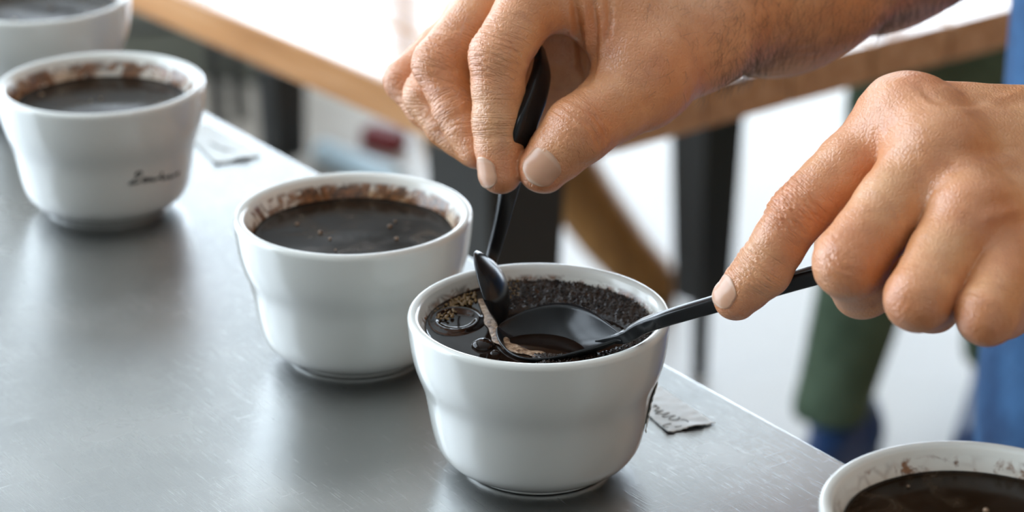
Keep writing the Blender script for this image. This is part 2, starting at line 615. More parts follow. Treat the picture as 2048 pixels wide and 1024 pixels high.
def mesh_sdf(fn, lo, hi, h, nb=8, chunk=150):
    """sparse surface nets of fn(P)->distance on a grid of step h"""
    lo = np.asarray(lo, float); hi = np.asarray(hi, float)
    B = nb * h
    nblk = np.ceil((hi - lo) / B).astype(int) + 1
    gi = np.stack(np.meshgrid(*[np.arange(n) for n in nblk], indexing='ij'), -1).reshape(-1, 3)
    act = []
    for s in range(0, len(gi), 400000):
        g = gi[s:s + 400000]
        d = fn((lo + (g + 0.5) * B).astype(np.float32))
        act.append(g[np.abs(d) < B * 1.05])
    gi = np.concatenate(act)
    code = np.zeros(len(gi), np.int64)
    for b in range(9):
        for c in range(3): code |= ((gi[:, c].astype(np.int64) >> b) & 1) << (3 * b + c)
    gi = gi[np.argsort(code)]
    dims = nblk * nb + 2
    off = np.stack(np.meshgrid(*[np.arange(nb + 1)] * 3, indexing='ij'), -1).reshape(-1, 3)
    keys, verts, quads = [], [], []
    m = nb + 1
    cidx = np.arange(m ** 3).reshape(m, m, m)
    cell = cidx[:nb, :nb, :nb].reshape(-1)
    dx, dy, dz = m * m, m, 1
    corner = [0, dx, dy, dx + dy, dz, dx + dz, dy + dz, dx + dy + dz]
    cpos = np.array([(0, 0, 0), (1, 0, 0), (0, 1, 0), (1, 1, 0), (0, 0, 1), (1, 0, 1), (0, 1, 1), (1, 1, 1)], float)
    edges = [(0, 1), (2, 3), (4, 5), (6, 7), (0, 2), (1, 3), (4, 6), (5, 7), (0, 4), (1, 5), (2, 6), (3, 7)]
    key = lambda g: (g[..., 0].astype(np.int64) * dims[1] + g[..., 1]) * dims[2] + g[..., 2]
    for s in range(0, len(gi), chunk):
        g = gi[s:s + chunk]
        idx = g[:, None, :] * nb + off[None]
        D = fn((lo + idx.reshape(-1, 3) * h).astype(np.float32)).reshape(len(g), -1)
        S = np.stack([D[:, cell + c] for c in corner], -1)
        neg = S < 0
        mixed = neg.any(-1) & ~neg.all(-1)
        bi, ci = np.nonzero(mixed)
        if not len(bi): continue
        sv = S[bi, ci]
        acc = np.zeros((len(bi), 3)); cnt = np.zeros(len(bi))
        for a, b in edges:
            cr = (sv[:, a] < 0) != (sv[:, b] < 0)
            t = np.where(cr, sv[:, a] / (sv[:, a] - sv[:, b] + 1e-20), 0)
            acc += np.where(cr[:, None], cpos[a] + t[:, None] * (cpos[b] - cpos[a]), 0)
            cnt += cr
        gc = idx[bi, cell[ci]]
        keys.append(key(gc))
        verts.append(lo + (gc + acc / cnt[:, None]) * h)
        s0 = sv[:, 0] < 0
        for ax, c1 in ((0, 1), (1, 2), (2, 4)):
            s1 = sv[:, c1] < 0
            e = np.nonzero(s0 != s1)[0]
            G = gc[e]
            u, w = [(1, 2), (2, 0), (0, 1)][ax]
            U = np.zeros(3, int); U[u] = 1
            Wv = np.zeros(3, int); Wv[w] = 1
            q = np.stack([key(G), key(G - U), key(G - U - Wv), key(G - Wv)], 1)
            fl = s0[e]
            q[~fl] = q[~fl][:, ::-1]
            quads.append(q)
    keys = np.concatenate(keys); verts = np.concatenate(verts); quads = np.concatenate(quads)
    o = np.argsort(keys); keys = keys[o]; verts = verts[o]
    pos = np.clip(np.searchsorted(keys, quads), 0, len(keys) - 1)
    ok = (keys[pos] == quads).all(1)
    pos = pos[ok]
    return verts, pos


def relax(V, Q, it=2, f=0.5):
    n = len(V)
    E_ = np.concatenate([Q[:, [0, 1]], Q[:, [1, 2]], Q[:, [2, 3]], Q[:, [3, 0]]])
    for _ in range(it):
        acc = np.zeros((n, 3)); cnt = np.zeros(n)
        for c in range(3):
            acc[:, c] = np.bincount(E_[:, 0], V[E_[:, 1], c], n) + np.bincount(E_[:, 1], V[E_[:, 0], c], n)
        cnt = np.bincount(E_[:, 0], minlength=n) + np.bincount(E_[:, 1], minlength=n)
        V = V + f * (acc / np.maximum(cnt, 1)[:, None] - V)
    return V


def np_mesh(name, V, Q, mat, parent=None, tint=None, crease=None):
    me = bpy.data.meshes.new(name)
    me.vertices.add(len(V))
    me.vertices.foreach_set('co', np.asarray(V, np.float32).ravel())
    me.loops.add(len(Q) * 4)
    me.loops.foreach_set('vertex_index', np.asarray(Q, np.int32).ravel())
    me.polygons.add(len(Q))
    me.polygons.foreach_set('loop_start', np.arange(len(Q), dtype=np.int32) * 4)
    me.polygons.foreach_set('use_smooth', np.ones(len(Q), bool))
    me.update(calc_edges=True)
    me.validate()
    if tint is not None:
        a = me.color_attributes.new('tint', 'FLOAT_COLOR', 'POINT')
        c = np.ones((len(V), 4), np.float32); c[:, :tint.shape[1]] = tint
        a.data.foreach_set('color', c.ravel())
    if crease is not None:
        a = me.attributes.new('crease', 'FLOAT_VECTOR', 'POINT')
        a.data.foreach_set('vector', np.asarray(crease, np.float32).ravel())
    for mm in (mat if isinstance(mat, (list, tuple)) else [mat]): me.materials.append(mm)
    return link(bpy.data.objects.new(name, me), parent)


def vnoise(P, scale, seed):
    """cheap smooth pseudo noise in -1..1"""
    r = np.random.default_rng(seed)
    out = np.zeros(len(P))
    for i in range(5):
        k = r.normal(size=3); k *= scale * (0.6 + 0.8 * r.random()) / np.linalg.norm(k)
        out += np.sin(P @ k + r.random() * 6.28)
    return out / 2.6


# ------------------------------------------------------------------ hands
class Finger:
    """joints from knuckle to tip centre, radii, dorsal direction at the nail; prox0: blends into the palm"""
    def __init__(self, joints, rad, dorsal, nail=None):
        self.j = [np.asarray(p, float) for p in joints]
        self.r = list(rad)
        self.dorsal = nrm(dorsal)
        self.nail = nail

    def sdf(self, P):
        j, r = self.j, self.r
        prox = None; rest = None
        # waist between joints, fuller at the joints
        mid = (j[0] + j[1]) / 2
        a = cone(P, j[0], mid, r[0], 0.5 * (r[0] + r[1]) * 0.985)
        prox = smin(a, cone(P, mid, j[1], 0.5 * (r[0] + r[1]) * 0.985, r[1]), 0.002)
        for i in range(1, len(j) - 1):
            mid = (j[i] + j[i + 1]) / 2
            rm = 0.5 * (r[i] + r[i + 1]) * (0.965 if i < len(j) - 2 else 1.0)
            a = smin(cone(P, j[i], mid, r[i], rm), cone(P, mid, j[i + 1], rm, r[i + 1]), 0.0015)
            rest = a if rest is None else smin(rest, a, 0.002)
        return prox, rest


def hand_sdf(P, hand):
    box = (P.min(0), P.max(0))
    palm = np.full(len(P), 0.5, np.float32)
    for a, b, ra, rb, k in hand['palm']:
        if far_from(box, a, b, max(ra, rb)): continue
        palm = smin(palm, cone(P, a, b, ra, rb), k)
    D = palm.copy()
    for f in hand['fingers']:
        J = np.array(f.j)
        if far_from(box, J.min(0), J.max(0), max(f.r)): continue
        prox, rest = f.sdf(P)
        D = np.minimum(D, smin(palm, prox, f.blend if hasattr(f, 'blend') else 0.007))
        D = smin(D, smin(prox, rest, 0.0022), 0.0006)
    for a, b, ra, rb, k in hand['extra']:
        if far_from(box, a, b, max(ra, rb)): continue
        D = smin(D, cone(P, a, b, ra, rb), k)
    for a, b, ra, rb, k in hand.get('arm', []):
        if far_from(box, a, b, max(ra, rb)): continue
        D = smin(D, cone(P, a, b, ra, rb), k)
    for a, b, ra, rb, k in hand.get('cut', []):
        D = -smin(-D, cone(P, a, b, ra, rb), k)
    return D


def joint_wrinkles(V, N, C, axis, dorsal, lines, depth, width, reach, seed):
    """shallow creases across the back of a joint: returns displacement along the normal"""
    axis = nrm(axis); dorsal = nrm(dorsal - (dorsal @ axis) * axis)
    lat = np.cross(axis, dorsal)
    rel = V - C
    m = np.einsum('ij,ij->i', rel, rel) < (reach * 2.2) ** 2
    out = np.zeros(len(V))
    R = rel[m]
    s = R @ axis; t = R @ lat; w = R @ dorsal
    cs = w / (np.sqrt(t * t + w * w) + 1e-9)
    facing = np.clip((N[m] @ dorsal - 0.05) / 0.5, 0, 1)
    mask = facing * np.clip((reach - np.abs(s)) / (reach * 0.45), 0, 1)
    r = np.random.default_rng(seed)
    acc = np.zeros(len(R))
    for ln in lines:
        curv = (ln / 0.006) * 9.0 + r.normal() * 4.0
        ph = r.random() * 6.28
        sw = s - ln - curv * t * t + 0.00035 * np.sin(t * 900 + ph) + 0.0003 * np.sin(t * 2100 + 2 * ph)
        amp = (0.55 + 0.45 * r.random()) * np.clip(0.75 + 0.5 * np.sin(t * 500 + ph), 0.25, 1)
        acc -= amp * np.exp(-(sw / width) ** 2)
        acc += 0.35 * amp * np.exp(-((np.abs(sw) - 2.0 * width) / width) ** 2)
    out[m] = 0.6 * acc * depth * mask
    return out


def nail_mesh(name, hand, f, parent, half_w, length, back):
    """nail plate laid on the finger end; back = distance of the tip edge from the tip centre along the finger"""
    tip, dip = f.j[-1], f.j[-2]
    ax = nrm(tip - dip)
    dn = nrm(f.dorsal - (f.dorsal @ ax) * ax)
    lt = np.cross(ax, dn)
    nu, nv = 15, 17
    rr = f.r[-1]
    pts, org, dirs = [], [], []
    for iv in range(nv):
        v = iv / (nv - 1)
        # outline: rounded free edge and rounded base
        wv = half_w * (1 - 0.16 * (1 - v)) * math.sqrt(max(0.0, 1 - max(0.0, (v - 0.80) / 0.24) ** 2.2)) * math.sqrt(max(0.0, 1 - max(0.0, (0.22 - v) / 0.27) ** 2.2))
        for iu in range(nu):
            u = -1 + 2 * iu / (nu - 1)
            ang = (u * wv) / (rr * 0.98)
            s = back - length * (1 - v)
            c = tip + ax * (s - 0.0012 * (u * u) * (1 if v > .5 else -1))
            d = dn * math.cos(ang) + lt * math.sin(ang)
            org.append(c + d * (rr + 0.006)); dirs.append(-d)
    org = np.array(org); dirs = np.array(dirs)
    tt = np.zeros(len(org))
    for _ in range(40):
        d = hand_sdf((org + dirs * tt[:, None]).astype(np.float32), hand)
        tt += np.clip(d, -0.001, 0.003) * 0.9
    P = org + dirs * tt[:, None]
    P = P.reshape(nv, nu, 3); dv = dirs.reshape(nv, nu, 3)
    top = P.copy()
    for iv in range(nv):
        v = iv / (nv - 1)
        lift = 0.00022 + 0.00035 * max(0, v - 0.55) / 0.45
        top[iv] -= dv[iv] * lift
    # a nail is flatter along the finger than the flesh: smooth along v
    for _ in range(3):
        top[1:-1] = 0.5 * top[1:-1] + 0.25 * (top[:-2] + top[2:])
    bot = P + dv * 0.0009
    V = list(top.reshape(-1, 3)) + list(bot.reshape(-1, 3))
    n = nu * nv
    Fc = []
    for i in range(nv - 1):
        for k in range(nu - 1):
            a = i * nu + k
            Fc.append((a, a + 1, a + nu + 1, a + nu))
    ring = [i for i in range(nu)] + [i * nu + nu - 1 for i in range(1, nv)] + [(nv - 1) * nu + i for i in range(nu - 2, -1, -1)] + [i * nu for i in range(nv - 2, 0, -1)]
    for a, b in zip(ring, ring[1:] + ring[:1]):
        Fc.append((b, a, a + n, b + n))
    o = mesh_obj(name, V, Fc, M['nail'], parent)
    a = o.data.color_attributes.new('tint', 'FLOAT_COLOR', 'POINT')
    for i in range(len(V)):
        iv = (i % n) // nu
        e = 1.0 if iv / (nv - 1) > 0.93 else (0.45 if iv / (nv - 1) < 0.16 else 0.0)
        a.data[i].color = (e, 0, 0, 1)
    return o


def build_hand(hand, h, lo, hi):
    V, Q = mesh_sdf(lambda P: hand_sdf(P, hand), lo, hi, h)
    V = relax(V, Q, 2, 0.35)
    # normals from the distance field
    e = 0.0012
    fn = lambda P: hand_sdf(P, hand)
    d0 = in_chunks(fn, V)
    N = np.stack([in_chunks(fn, V + e * ax) - d0 for ax in np.eye(3)], 1)
    N /= np.linalg.norm(N, axis=1)[:, None] + 1e-12
    crease = np.zeros((len(V), 3))
    disp = np.zeros(len(V))
    red = np.zeros(len(V)); pale = np.zeros(len(V))
    for k, (C, axis, dorsal, lines, depth, width, reach, redness) in enumerate(hand['wrinkles']):
        disp += joint_wrinkles(V, N, np.asarray(C), np.asarray(axis), np.asarray(dorsal), lines, depth, width, reach, 100 + k)
        d2 = ((V - C) ** 2).sum(1)
        f = np.exp(-d2 / (reach * 1.05) ** 2) * np.clip(N @ nrm(dorsal) + 0.35, 0, 1)
        red = np.maximum(red, redness * f)
        axn = nrm(axis); dn_ = nrm(dorsal - (dorsal @ axn) * axn); lt_ = np.cross(axn, dn_)
        rel = V - C
        s_ = rel @ axn; t_ = rel @ lt_
        mk = np.clip((N @ dn_ + 0.15) / 0.5, 0, 1) * np.clip((reach * 1.15 - np.abs(s_)) / (reach * 0.6), 0, 1) * (np.hypot(t_, rel @ dn_) < reach * 1.6)
        mk = mk * min(1.0, (depth / .00036) ** 2)
        u = mk > crease[:, 2]
        crease[u] = np.stack([s_ * 1000 + 40 * k, t_ * 1000, mk], 1)[u]
    for C, rad, amt in hand['blush']:
        red = np.maximum(red, amt * np.exp(-((V - C) ** 2).sum(1) / rad ** 2))
    for C, rad, amt in hand.get('pale', []):
        pale = np.maximum(pale, amt * np.exp(-((V - C) ** 2).sum(1) / rad ** 2))
    # a shallow bed under each nail
    # low bumps of flesh, tendons and fine cross-hatched skin lines
    disp += 0.00022 * vnoise(V, 260, 5) + 0.00010 * vnoise(V, 800, 6)
    for path, rad, hgt in hand.get('ridges', []):
        d = None
        for a, b in zip(path[:-1], path[1:]):
            c = cone(V, a, b, 0, 0)
            d = c if d is None else np.minimum(d, c)
        disp += hgt * np.exp(-(d / rad) ** 2)
    disp += photo_folds(V, N, hand.get('folds', []))
    V = V + N * disp[:, None]
    red = np.clip(red + 0.10 * vnoise(V, 180, 9), 0, 1)
    return V, Q, np.stack([red, pale], 1), crease

# ------------------------------------------------------------------ the room
def build_room():
    x0, x1, y0, y1, z1 = (ROOM[k] for k in ('x0', 'x1', 'y0', 'y1', 'z1'))
    t = 0.2
    S = dict(kind='structure')
    tag(box_obj('floor', (x0 - t, y0 - t, -0.1), (x1 + t, y1 + t, 0), M['concrete']), 'polished pale concrete floor beneath the tables', **S)
    tag(box_obj('ceiling', (x0 - t, y0 - t, z1), (x1 + t, y1 + t, z1 + 0.1), M['ceiling']), 'off-white ceiling above the tables', **S)
    tag(box_obj('wall_right', (x1, y0, 0), (x1 + t, y1, z1), M['brick']), 'warm brick wall', **S)
    tag(box_obj('wall_front', (x0 - t, y0 - t, 0), (x1 + t, y0, z1), M['ceiling']), 'off-white plaster wall', **S)
    # walls with tall window openings
    def win_wall(name, axis, pos, a0, a1, openings, wn):
        bm = bmesh.new()
        def seg(p, q, za, zb_):
            if axis == 'y': bm_box(bm, (p, pos, za), (q, pos + t, zb_))
            else: bm_box(bm, (pos - t, p, za), (pos, q, zb_))
        c = a0
        for p, q, zb, zt, ub, ut in openings:
            if p > c + 1e-4: seg(c, p, 0, z1)
            seg(p, q, 0, zb); seg(p, q, zt, min(ub, z1))
            if ut < z1: seg(p, q, ut, z1)
            c = q
        seg(c, a1, 0, z1)
        tag(bm_obj(name, bm, M['plaster']), 'off-white wall with tall windows', **S)
        for i, (p, q, zb, zt, ub, ut) in enumerate(openings):
            w = empty('window_%d' % (wn + i), ((p + q) / 2, pos, zb) if axis == 'y' else (pos, (p + q) / 2, zb))
            tag(w, 'tall dark-framed window in the wall', **S)
            def bar(n, p_, q_, za, zb_, dep=0.06, mat='window_frame'):
                if axis == 'y': o = box_obj(n, (p_, pos + 0.07, za), (q_, pos + 0.07 + dep, zb_), M[mat])
                else: o = box_obj(n, (pos - 0.07 - dep, p_, za), (pos - 0.07, q_, zb_), M[mat])
                adopt(o, w)
            f = 0.035
            bar('frame', p, p + f, zb, zt); bar('frame', q - f, q, zb, zt)
            bar('frame', p, q, zb, zb + f); bar('frame', p, q, zt - f, zt)
            nv = max(1, int(round((q - p) / 1.15)))
            for k in range(1, nv):
                c = p + (q - p) * k / nv
                bar('mullion', c - 0.02, c + 0.02, zb, zt)
            bar('mullion', p, q, zb + (zt - zb) * 0.68 - 0.02, zb + (zt - zb) * 0.68 + 0.02)
            bar('pane', p + f, q - f, zb + f, zt - f, 0.006, 'glass')
            if ut < z1:  # unseen upper pane, added as a soft glow for the steel to reflect
                bar('frame', p, p + f, ub, ut); bar('frame', q - f, q, ub, ut)
                bar('frame', p, q, ub, ub + f); bar('frame', p, q, ut - f, ut)
                bar('added_fill_pane', p + f, q - f, ub + f, ut - f, 0.006, 'added_fill')
    win_wall('wall_back', 'y', y1, x0 - t, x1 + t, [(-2.2, -0.25, 1.0, 2.15, 2.25, 3.85), (-0.25, 3.2, 0.10, 2.15, 2.25, 3.85)], 1)
    win_wall('wall_left', 'x', x0, y0, y1, [(0.35, 2.6, 0.6, 3.6, 9, 9), (2.7, 4.95, 0.6, 3.6, 9, 9)], 3)


build_room()

# ------------------------------------------------------------------ metal table
EDGE_A = on_z(409, 222, TABLE_Z)[:2]
EDGE_B = on_z(1690, 925, TABLE_Z)[:2]
TU = nrm(EDGE_B - EDGE_A)                 # along the edge, towards the viewer's right
TN = np.array([-TU[1], TU[0]])            # out of the table, towards the barista
if TN[0] < 0: TN = -TN


def build_metal_table():
    s0, s1, wd = -1.25, 0.75, 0.72
    ang = math.atan2(TU[1], TU[0])
    base = EDGE_B
    t = empty('metal_table', (base[0], base[1], 0), 'scratched brushed steel worktable with coffee bowls in a row', 'table', rz=ang)
    sy = 1 if np.dot(np.array([-math.sin(ang), math.cos(ang)]), TN) > 0 else -1
    ya, yb = (-wd, 0.0) if sy > 0 else (0.0, wd)
    bm = bmesh.new()
    bm_box(bm, (s0, ya, TABLE_Z - 0.03), (s1, yb, TABLE_Z), 0.0014)
    bm_obj('table_top', bm, M['steel'], t)
    for x in (s0 + 0.06, s1 - 0.06):
        for y in (ya + 0.06, yb - 0.06):
            box_obj('leg', (x - 0.02, y - 0.02, 0), (x + 0.02, y + 0.02, TABLE_Z - 0.03), M['steel_frame'], t, 0.003)
    box_obj('crossbar', (s0 + 0.08, ya + 0.05, 0.2), (s1 - 0.08, ya + 0.07, 0.24), M['steel_frame'], t, 0.003)
    return t


build_metal_table()

# ------------------------------------------------------------------ bowls
OUT = np.array([(.0262, 0), (.0282, .0004), (.0286, .0011), (.0292, .0018), (.0322, .0032), (.0365, .0062), (.0395, .0110), (.0412, .0175), (.0424, .0245), (.0433, .0300), (.0442, .0340), (.0454, .0375),
                (.0468, .0412), (.0481, .0460), (.0491, .0520), (.0498, .0590), (.0500, .0618)])
RIM = np.array([(.0497, .0630), (.0489, .0637), (.0478, .0638), (.0466, .0634), (.0456, .0625)])
INN = np.array([(.0449, .0605), (.0436, .0580), (.0424, .0555), (.0412, .0520), (.0403, .0480), (.0394, .0420), (.0384, .0350), (.0370, .0250), (.0335, .0150), (.0250, .0085), (.0120, .0068), (.0004, .0066)])


def smooth_prof(p, n):
    return catmull(p, n)


def inner_r(z):
    q = INN[::-1]
    return float(np.interp(z, q[:, 1], q[:, 0]))


BOWL_PROF = np.vstack([[(.0004, .0020), (.0215, .0020), (.0232, .0003)], smooth_prof(OUT, 4), smooth_prof(RIM, 3), smooth_prof(INN, 4)])
N_OUT = 3 + len(smooth_prof(OUT, 4)) + len(smooth_prof(RIM, 3)) - 2


def make_bowl(x, y, label, stain, rz):
    V, Fc = lathe(BOWL_PROF, 112)
    o = mesh_obj('cupping_bowl', V, Fc, [M['ceramic'], M[stain]])
    mi = [0] * len(Fc)
    for i in range(len(Fc)):
        if i // 112 >= N_OUT: mi[i] = 1
    o.data.polygons.foreach_set('material_index', mi)
    o.location = (x, y, TABLE_Z)
    o.rotation_euler = (0, 0, rz)
    tag(o, label, 'bowl', 'white ceramic cupping bowls in a row on the steel table')
    return o


BA = np.array([0.01022, 0.87581]); BB = np.array([-0.06650, 0.98112]); BC = np.array([-0.19855, 1.15604])
BD = np.array([-0.25538, 1.30459]); BE = np.array([0.14877, 0.71641])
bowlA = make_bowl(*BA, 'white bowl with two black spoons dipping into its coffee', 'stain_wet', 0.6)
bowlB = make_bowl(*BB, 'white bowl of still dark coffee beside the bowl holding the spoons', 'stain_heavy', 2.1)
bowlC = make_bowl(*BC, 'white bowl with a handwritten word on its side', 'stain_heavy', 4.0)
bowlD = make_bowl(*BD, 'farthest white bowl, cut off by the top left corner of the picture', 'stain_light', 1.0)
bowlE = make_bowl(*BE, 'nearest white bowl, cut off by the bottom right corner of the picture', 'stain_light', 5.2)


def liquid_mesh(r, amp, seed, n=40, seg=72, extra=None):
    V, Fc = [], []
    rs = np.linspace(0.0, 1.0, n + 1)[1:]
    V.append((0, 0, 0))
    for q in rs:
        for k in range(seg):
            a = 2 * math.pi * k / seg
            V.append((r * q * math.cos(a), r * q * math.sin(a), 0.0))
    V = np.array(V)
    rad = np.hypot(V[:, 0], V[:, 1])
    V[:, 2] += amp * vnoise(V, 160, seed) + 0.0009 * np.exp((rad - r) / 0.0011)
    if extra is not None: V[:, 2] += extra(V)
    for k in range(seg):
        k2 = (k + 1) % seg
        Fc.append((0, 1 + k, 1 + k2))
        for i in range(n - 1):
            a = 1 + i * seg
            Fc.append((a + k, a + seg + k, a + seg + k2, a + k2))
    # body of the liquid below the surface
    m = len(V)
    low = np.array([(inner_r(0.03) * 0.9 * math.cos(2 * math.pi * k / seg), inner_r(0.03) * 0.9 * math.sin(2 * math.pi * k / seg), -0.022) for k in range(seg)])
    V = np.vstack([V, low])
    a = 1 + (n - 1) * seg
    for k in range(seg):
        k2 = (k + 1) % seg
        Fc.append((a + k, m + k, m + k2, a + k2))
    Fc.append(tuple(m + k for k in range(seg))[::-1])
    return V, Fc


def bubble_mesh(items, seg=8, rings=4):
    V, Fc = [], []
    for (x, y, z, r) in items:
        b = len(V)
        for i in range(rings + 1):
            ph = math.pi * i / rings
            for k in range(seg):
                a = 2 * math.pi * k / seg
                V.append((x + r * math.sin(ph) * math.cos(a), y + r * math.sin(ph) * math.sin(a), z + 0.75 * r * math.cos(ph)))
        for i in range(rings):
            for k in range(seg):
                k2 = (k + 1) % seg
                Fc.append((b + i * seg + k, b + (i + 1) * seg + k, b + (i + 1) * seg + k2, b + i * seg + k2))
    return V, Fc


def coffee(bc, depth, label, seed, flecks=6, amp=0.00022):
    z = BOWL_H - depth
    e = empty('coffee', (bc[0], bc[1], TABLE_Z + z), label, 'coffee', 'coffee in the bowls')
    V, Fc = liquid_mesh(inner_r(z) - 0.0001, amp, seed)
    mesh_obj('liquid', V, Fc, M['coffee'], e)
    r = np.random.default_rng(seed)
    it = []
    for _ in range(flecks):
        a, q = r.random() * 6.28, math.sqrt(r.random()) * 0.85 * inner_r(z)
        it.append((q * math.cos(a), q * math.sin(a), 0.0003, 0.0005 + 0.0009 * r.random() ** 2))
    if it:
        V, Fc = bubble_mesh(it)
        tag(mesh_obj('foam_flecks', V, Fc, M['foam'], e), kind='stuff')
    return e


coffee(BB, 0.0102, 'still black coffee with pale flecks in the bowl beside the spoons', 3, 7)
coffee(BC, 0.0112, 'black coffee in the bowl with the handwritten word', 5, 5)
coffee(BD, 0.0080, 'black coffee in the farthest bowl at top left', 6, 5)
coffee(BE, 0.0088, 'black coffee in the nearest bowl at bottom right', 8, 5, 0.0004)


def coffee_front():
    depth = 0.0064
    z = BOWL_H - depth
    zz = TABLE_Z + z
    c3 = np.array([BA[0], BA[1], zz])
    e = empty('coffee', tuple(c3), 'coffee with a broken crust of wet grounds around the two spoons', 'coffee', 'coffee in the bowls')
    loc = lambda px, py: (on_z(px, py, zz) - c3)
    R = inner_r(z)
    ring = loc(912, 640)
    def extra(V):
        d = np.hypot(V[:, 0] - ring[0], (V[:, 1] - ring[1]) * 0.8)
        s = 0.0011 * np.exp(-((d - 0.0085) / 0.0016) ** 2) - 0.0006 * np.exp(-(d / 0.006) ** 2)
        return s
    V, Fc = liquid_mesh(R - 0.0001, 0.00015, 21, 80, 128, extra)
    mesh_obj('liquid', V, Fc, M['coffee_clear'], e)
    # crust of grounds on the far right side
    A, B = loc(968, 585), loc(1052, 712)
    d = nrm((B - A)[:2]); nn = np.array([-d[1], d[0]])
    if nn @ (np.array([0.02, 0.02])) < 0: nn = -nn
    st = 0.00055
    g = np.arange(-0.0435, 0.0436, st)
    X, Y = np.meshgrid(g, g, indexing='ij')
    P = np.stack([X.ravel(), Y.ravel()], 1)
    P3 = np.c_[P, np.zeros(len(P))]
    side = (P - A[:2]) @ nn + 0.0016 * vnoise(P3, 260, 31) + 0.0009 * vnoise(P3, 900, 33)
    rad = np.hypot(P[:, 0], P[:, 1])
    h = np.clip(side / 0.0045, -0.6, 1) * 0.0014
    r = np.random.default_rng(5)
    lump = 0.00026 * vnoise(P3, 900, 41) + 0.00024 * vnoise(P3, 1900, 42) + 0.00024 * vnoise(P3, 3600, 43) + 0.00022 * r.normal(size=len(P))
    # scattered coarse grounds
    gp = r.uniform(-0.042, 0.042, (900, 2)); gr = r.uniform(0.0004, 0.0008, 900)
    cellz = {}
    zl = np.zeros(len(P)).reshape(X.shape)
    for (gx, gy), rr in zip(gp, gr):
        i, j = int((gx - g[0]) / st), int((gy - g[0]) / st)
        for di in range(-2, 3):
            for dj in range(-2, 3):
                a, b = i + di, j + dj
                if 0 <= a < len(g) and 0 <= b < len(g):
                    dd = (g[a] - gx) ** 2 + (g[b] - gy) ** 2
                    if dd < rr * rr: zl[a, b] = max(zl[a, b], math.sqrt(rr * rr - dd) * 0.9)
    Z = h + lump * np.clip(side / 0.002, 0.1, 1) + zl.ravel() * np.clip(side / 0.002, 0, 1)
    sc_ = loc(1112, 668)[:2]; sa_ = nrm((loc(996, 652) - loc(1246, 672))[:2]); sn_ = np.array([-sa_[1], sa_[0]])
    el_ = np.hypot((P - sc_) @ sa_ / 0.0285, (P - sc_) @ sn_ / 0.0215)
    Z = Z - 0.013 * np.clip((1.0 - el_) / 0.12, 0, 1)
    lim = R - 0.0002
    ok = (rad < lim) & (side > -0.0022)
    idm = -np.ones(len(P), int); idm[ok] = np.arange(ok.sum())
    n = len(g)
    I = np.arange(n * n).reshape(n, n)
    q = np.stack([I[:-1, :-1], I[1:, :-1], I[1:, 1:], I[:-1, 1:]], -1).reshape(-1, 4)
    q = q[ok[q].all(1)]
    np_mesh('crust', np.c_[P, Z][ok], idm[q], M['crust'], e)
    # wet grounds lying on the crust
    Pk, Zk, Sk, Ek = P[ok], Z[ok], side[ok], el_[ok]
    cand = np.nonzero((Sk > 0.001) & (Ek > 1.06))[0]
    pick = r.choice(cand, min(2600, len(cand)), replace=False)
    V, Fc = bubble_mesh([(Pk[i, 0] + r.normal() * 2e-4, Pk[i, 1] + r.normal() * 2e-4, Zk[i] + 0.0001, 0.00018 + 0.00022 * r.random()) for i in pick], 6, 4)
    tag(mesh_obj('wet_grounds', V, Fc, M['grounds'], e), kind='stuff')
    # pale foam seam between crust and clear coffee
    path = catmull([loc(*p) + np.array([0, 0, 0.0004]) for p in ((962, 600), (975, 632), (990, 664), (1008, 688), (1040, 703), (1085, 711), (1140, 716), (1190, 714))], 10)
    rr = np.interp(np.linspace(0, 1, len(path)), [0, .2, .45, .7, 1], [.0010, .0018, .0028, .0020, .0006]) * (1 + 0.16 * np.sin(np.arange(len(path)) * 0.55) + 0.10 * np.sin(np.arange(len(path)) * 0.93 + 1))
    V, Fc = tube(path, rr * 1.1, 16, True, (0, 0, 1), 0.17)
    mesh_obj('foam_seam', V, Fc, M['foam'], e)
    # bubbles clinging to the left wall
    it = []
    for _ in range(420):
        px, py = r.uniform(868, 952), r.uniform(578, 640)
        p = loc(px, py)
        rd = np.hypot(p[0], p[1])
        if rd < R - 0.0007 and rd > R - 0.0105 * (0.4 + 0.6 * r.random()): it.append((p[0], p[1], 0.0003, r.uniform(0.00035, 0.0009)))
    for _ in range(150):
        p = loc(r.uniform(995, 1040), r.uniform(556, 604)); it.append((p[0], p[1], 0.0014, r.uniform(0.0003, 0.0007)))
    V, Fc = bubble_mesh(it)
    tag(mesh_obj('bubbles', V, Fc, M['bubble'], e), kind='stuff')
    for px, py, rr in ((966, 692, 0.0046), (990, 706, 0.0022)):  # domes added to stand in for the window highlight on the liquid
        p = loc(px, py)
        V, Fc = bubble_mesh([(p[0], p[1], -0.0006, rr)], 24, 14)
        mesh_obj('glint_bubble', V, Fc, M['coffee_clear'], e)
    return e


coffee_front()


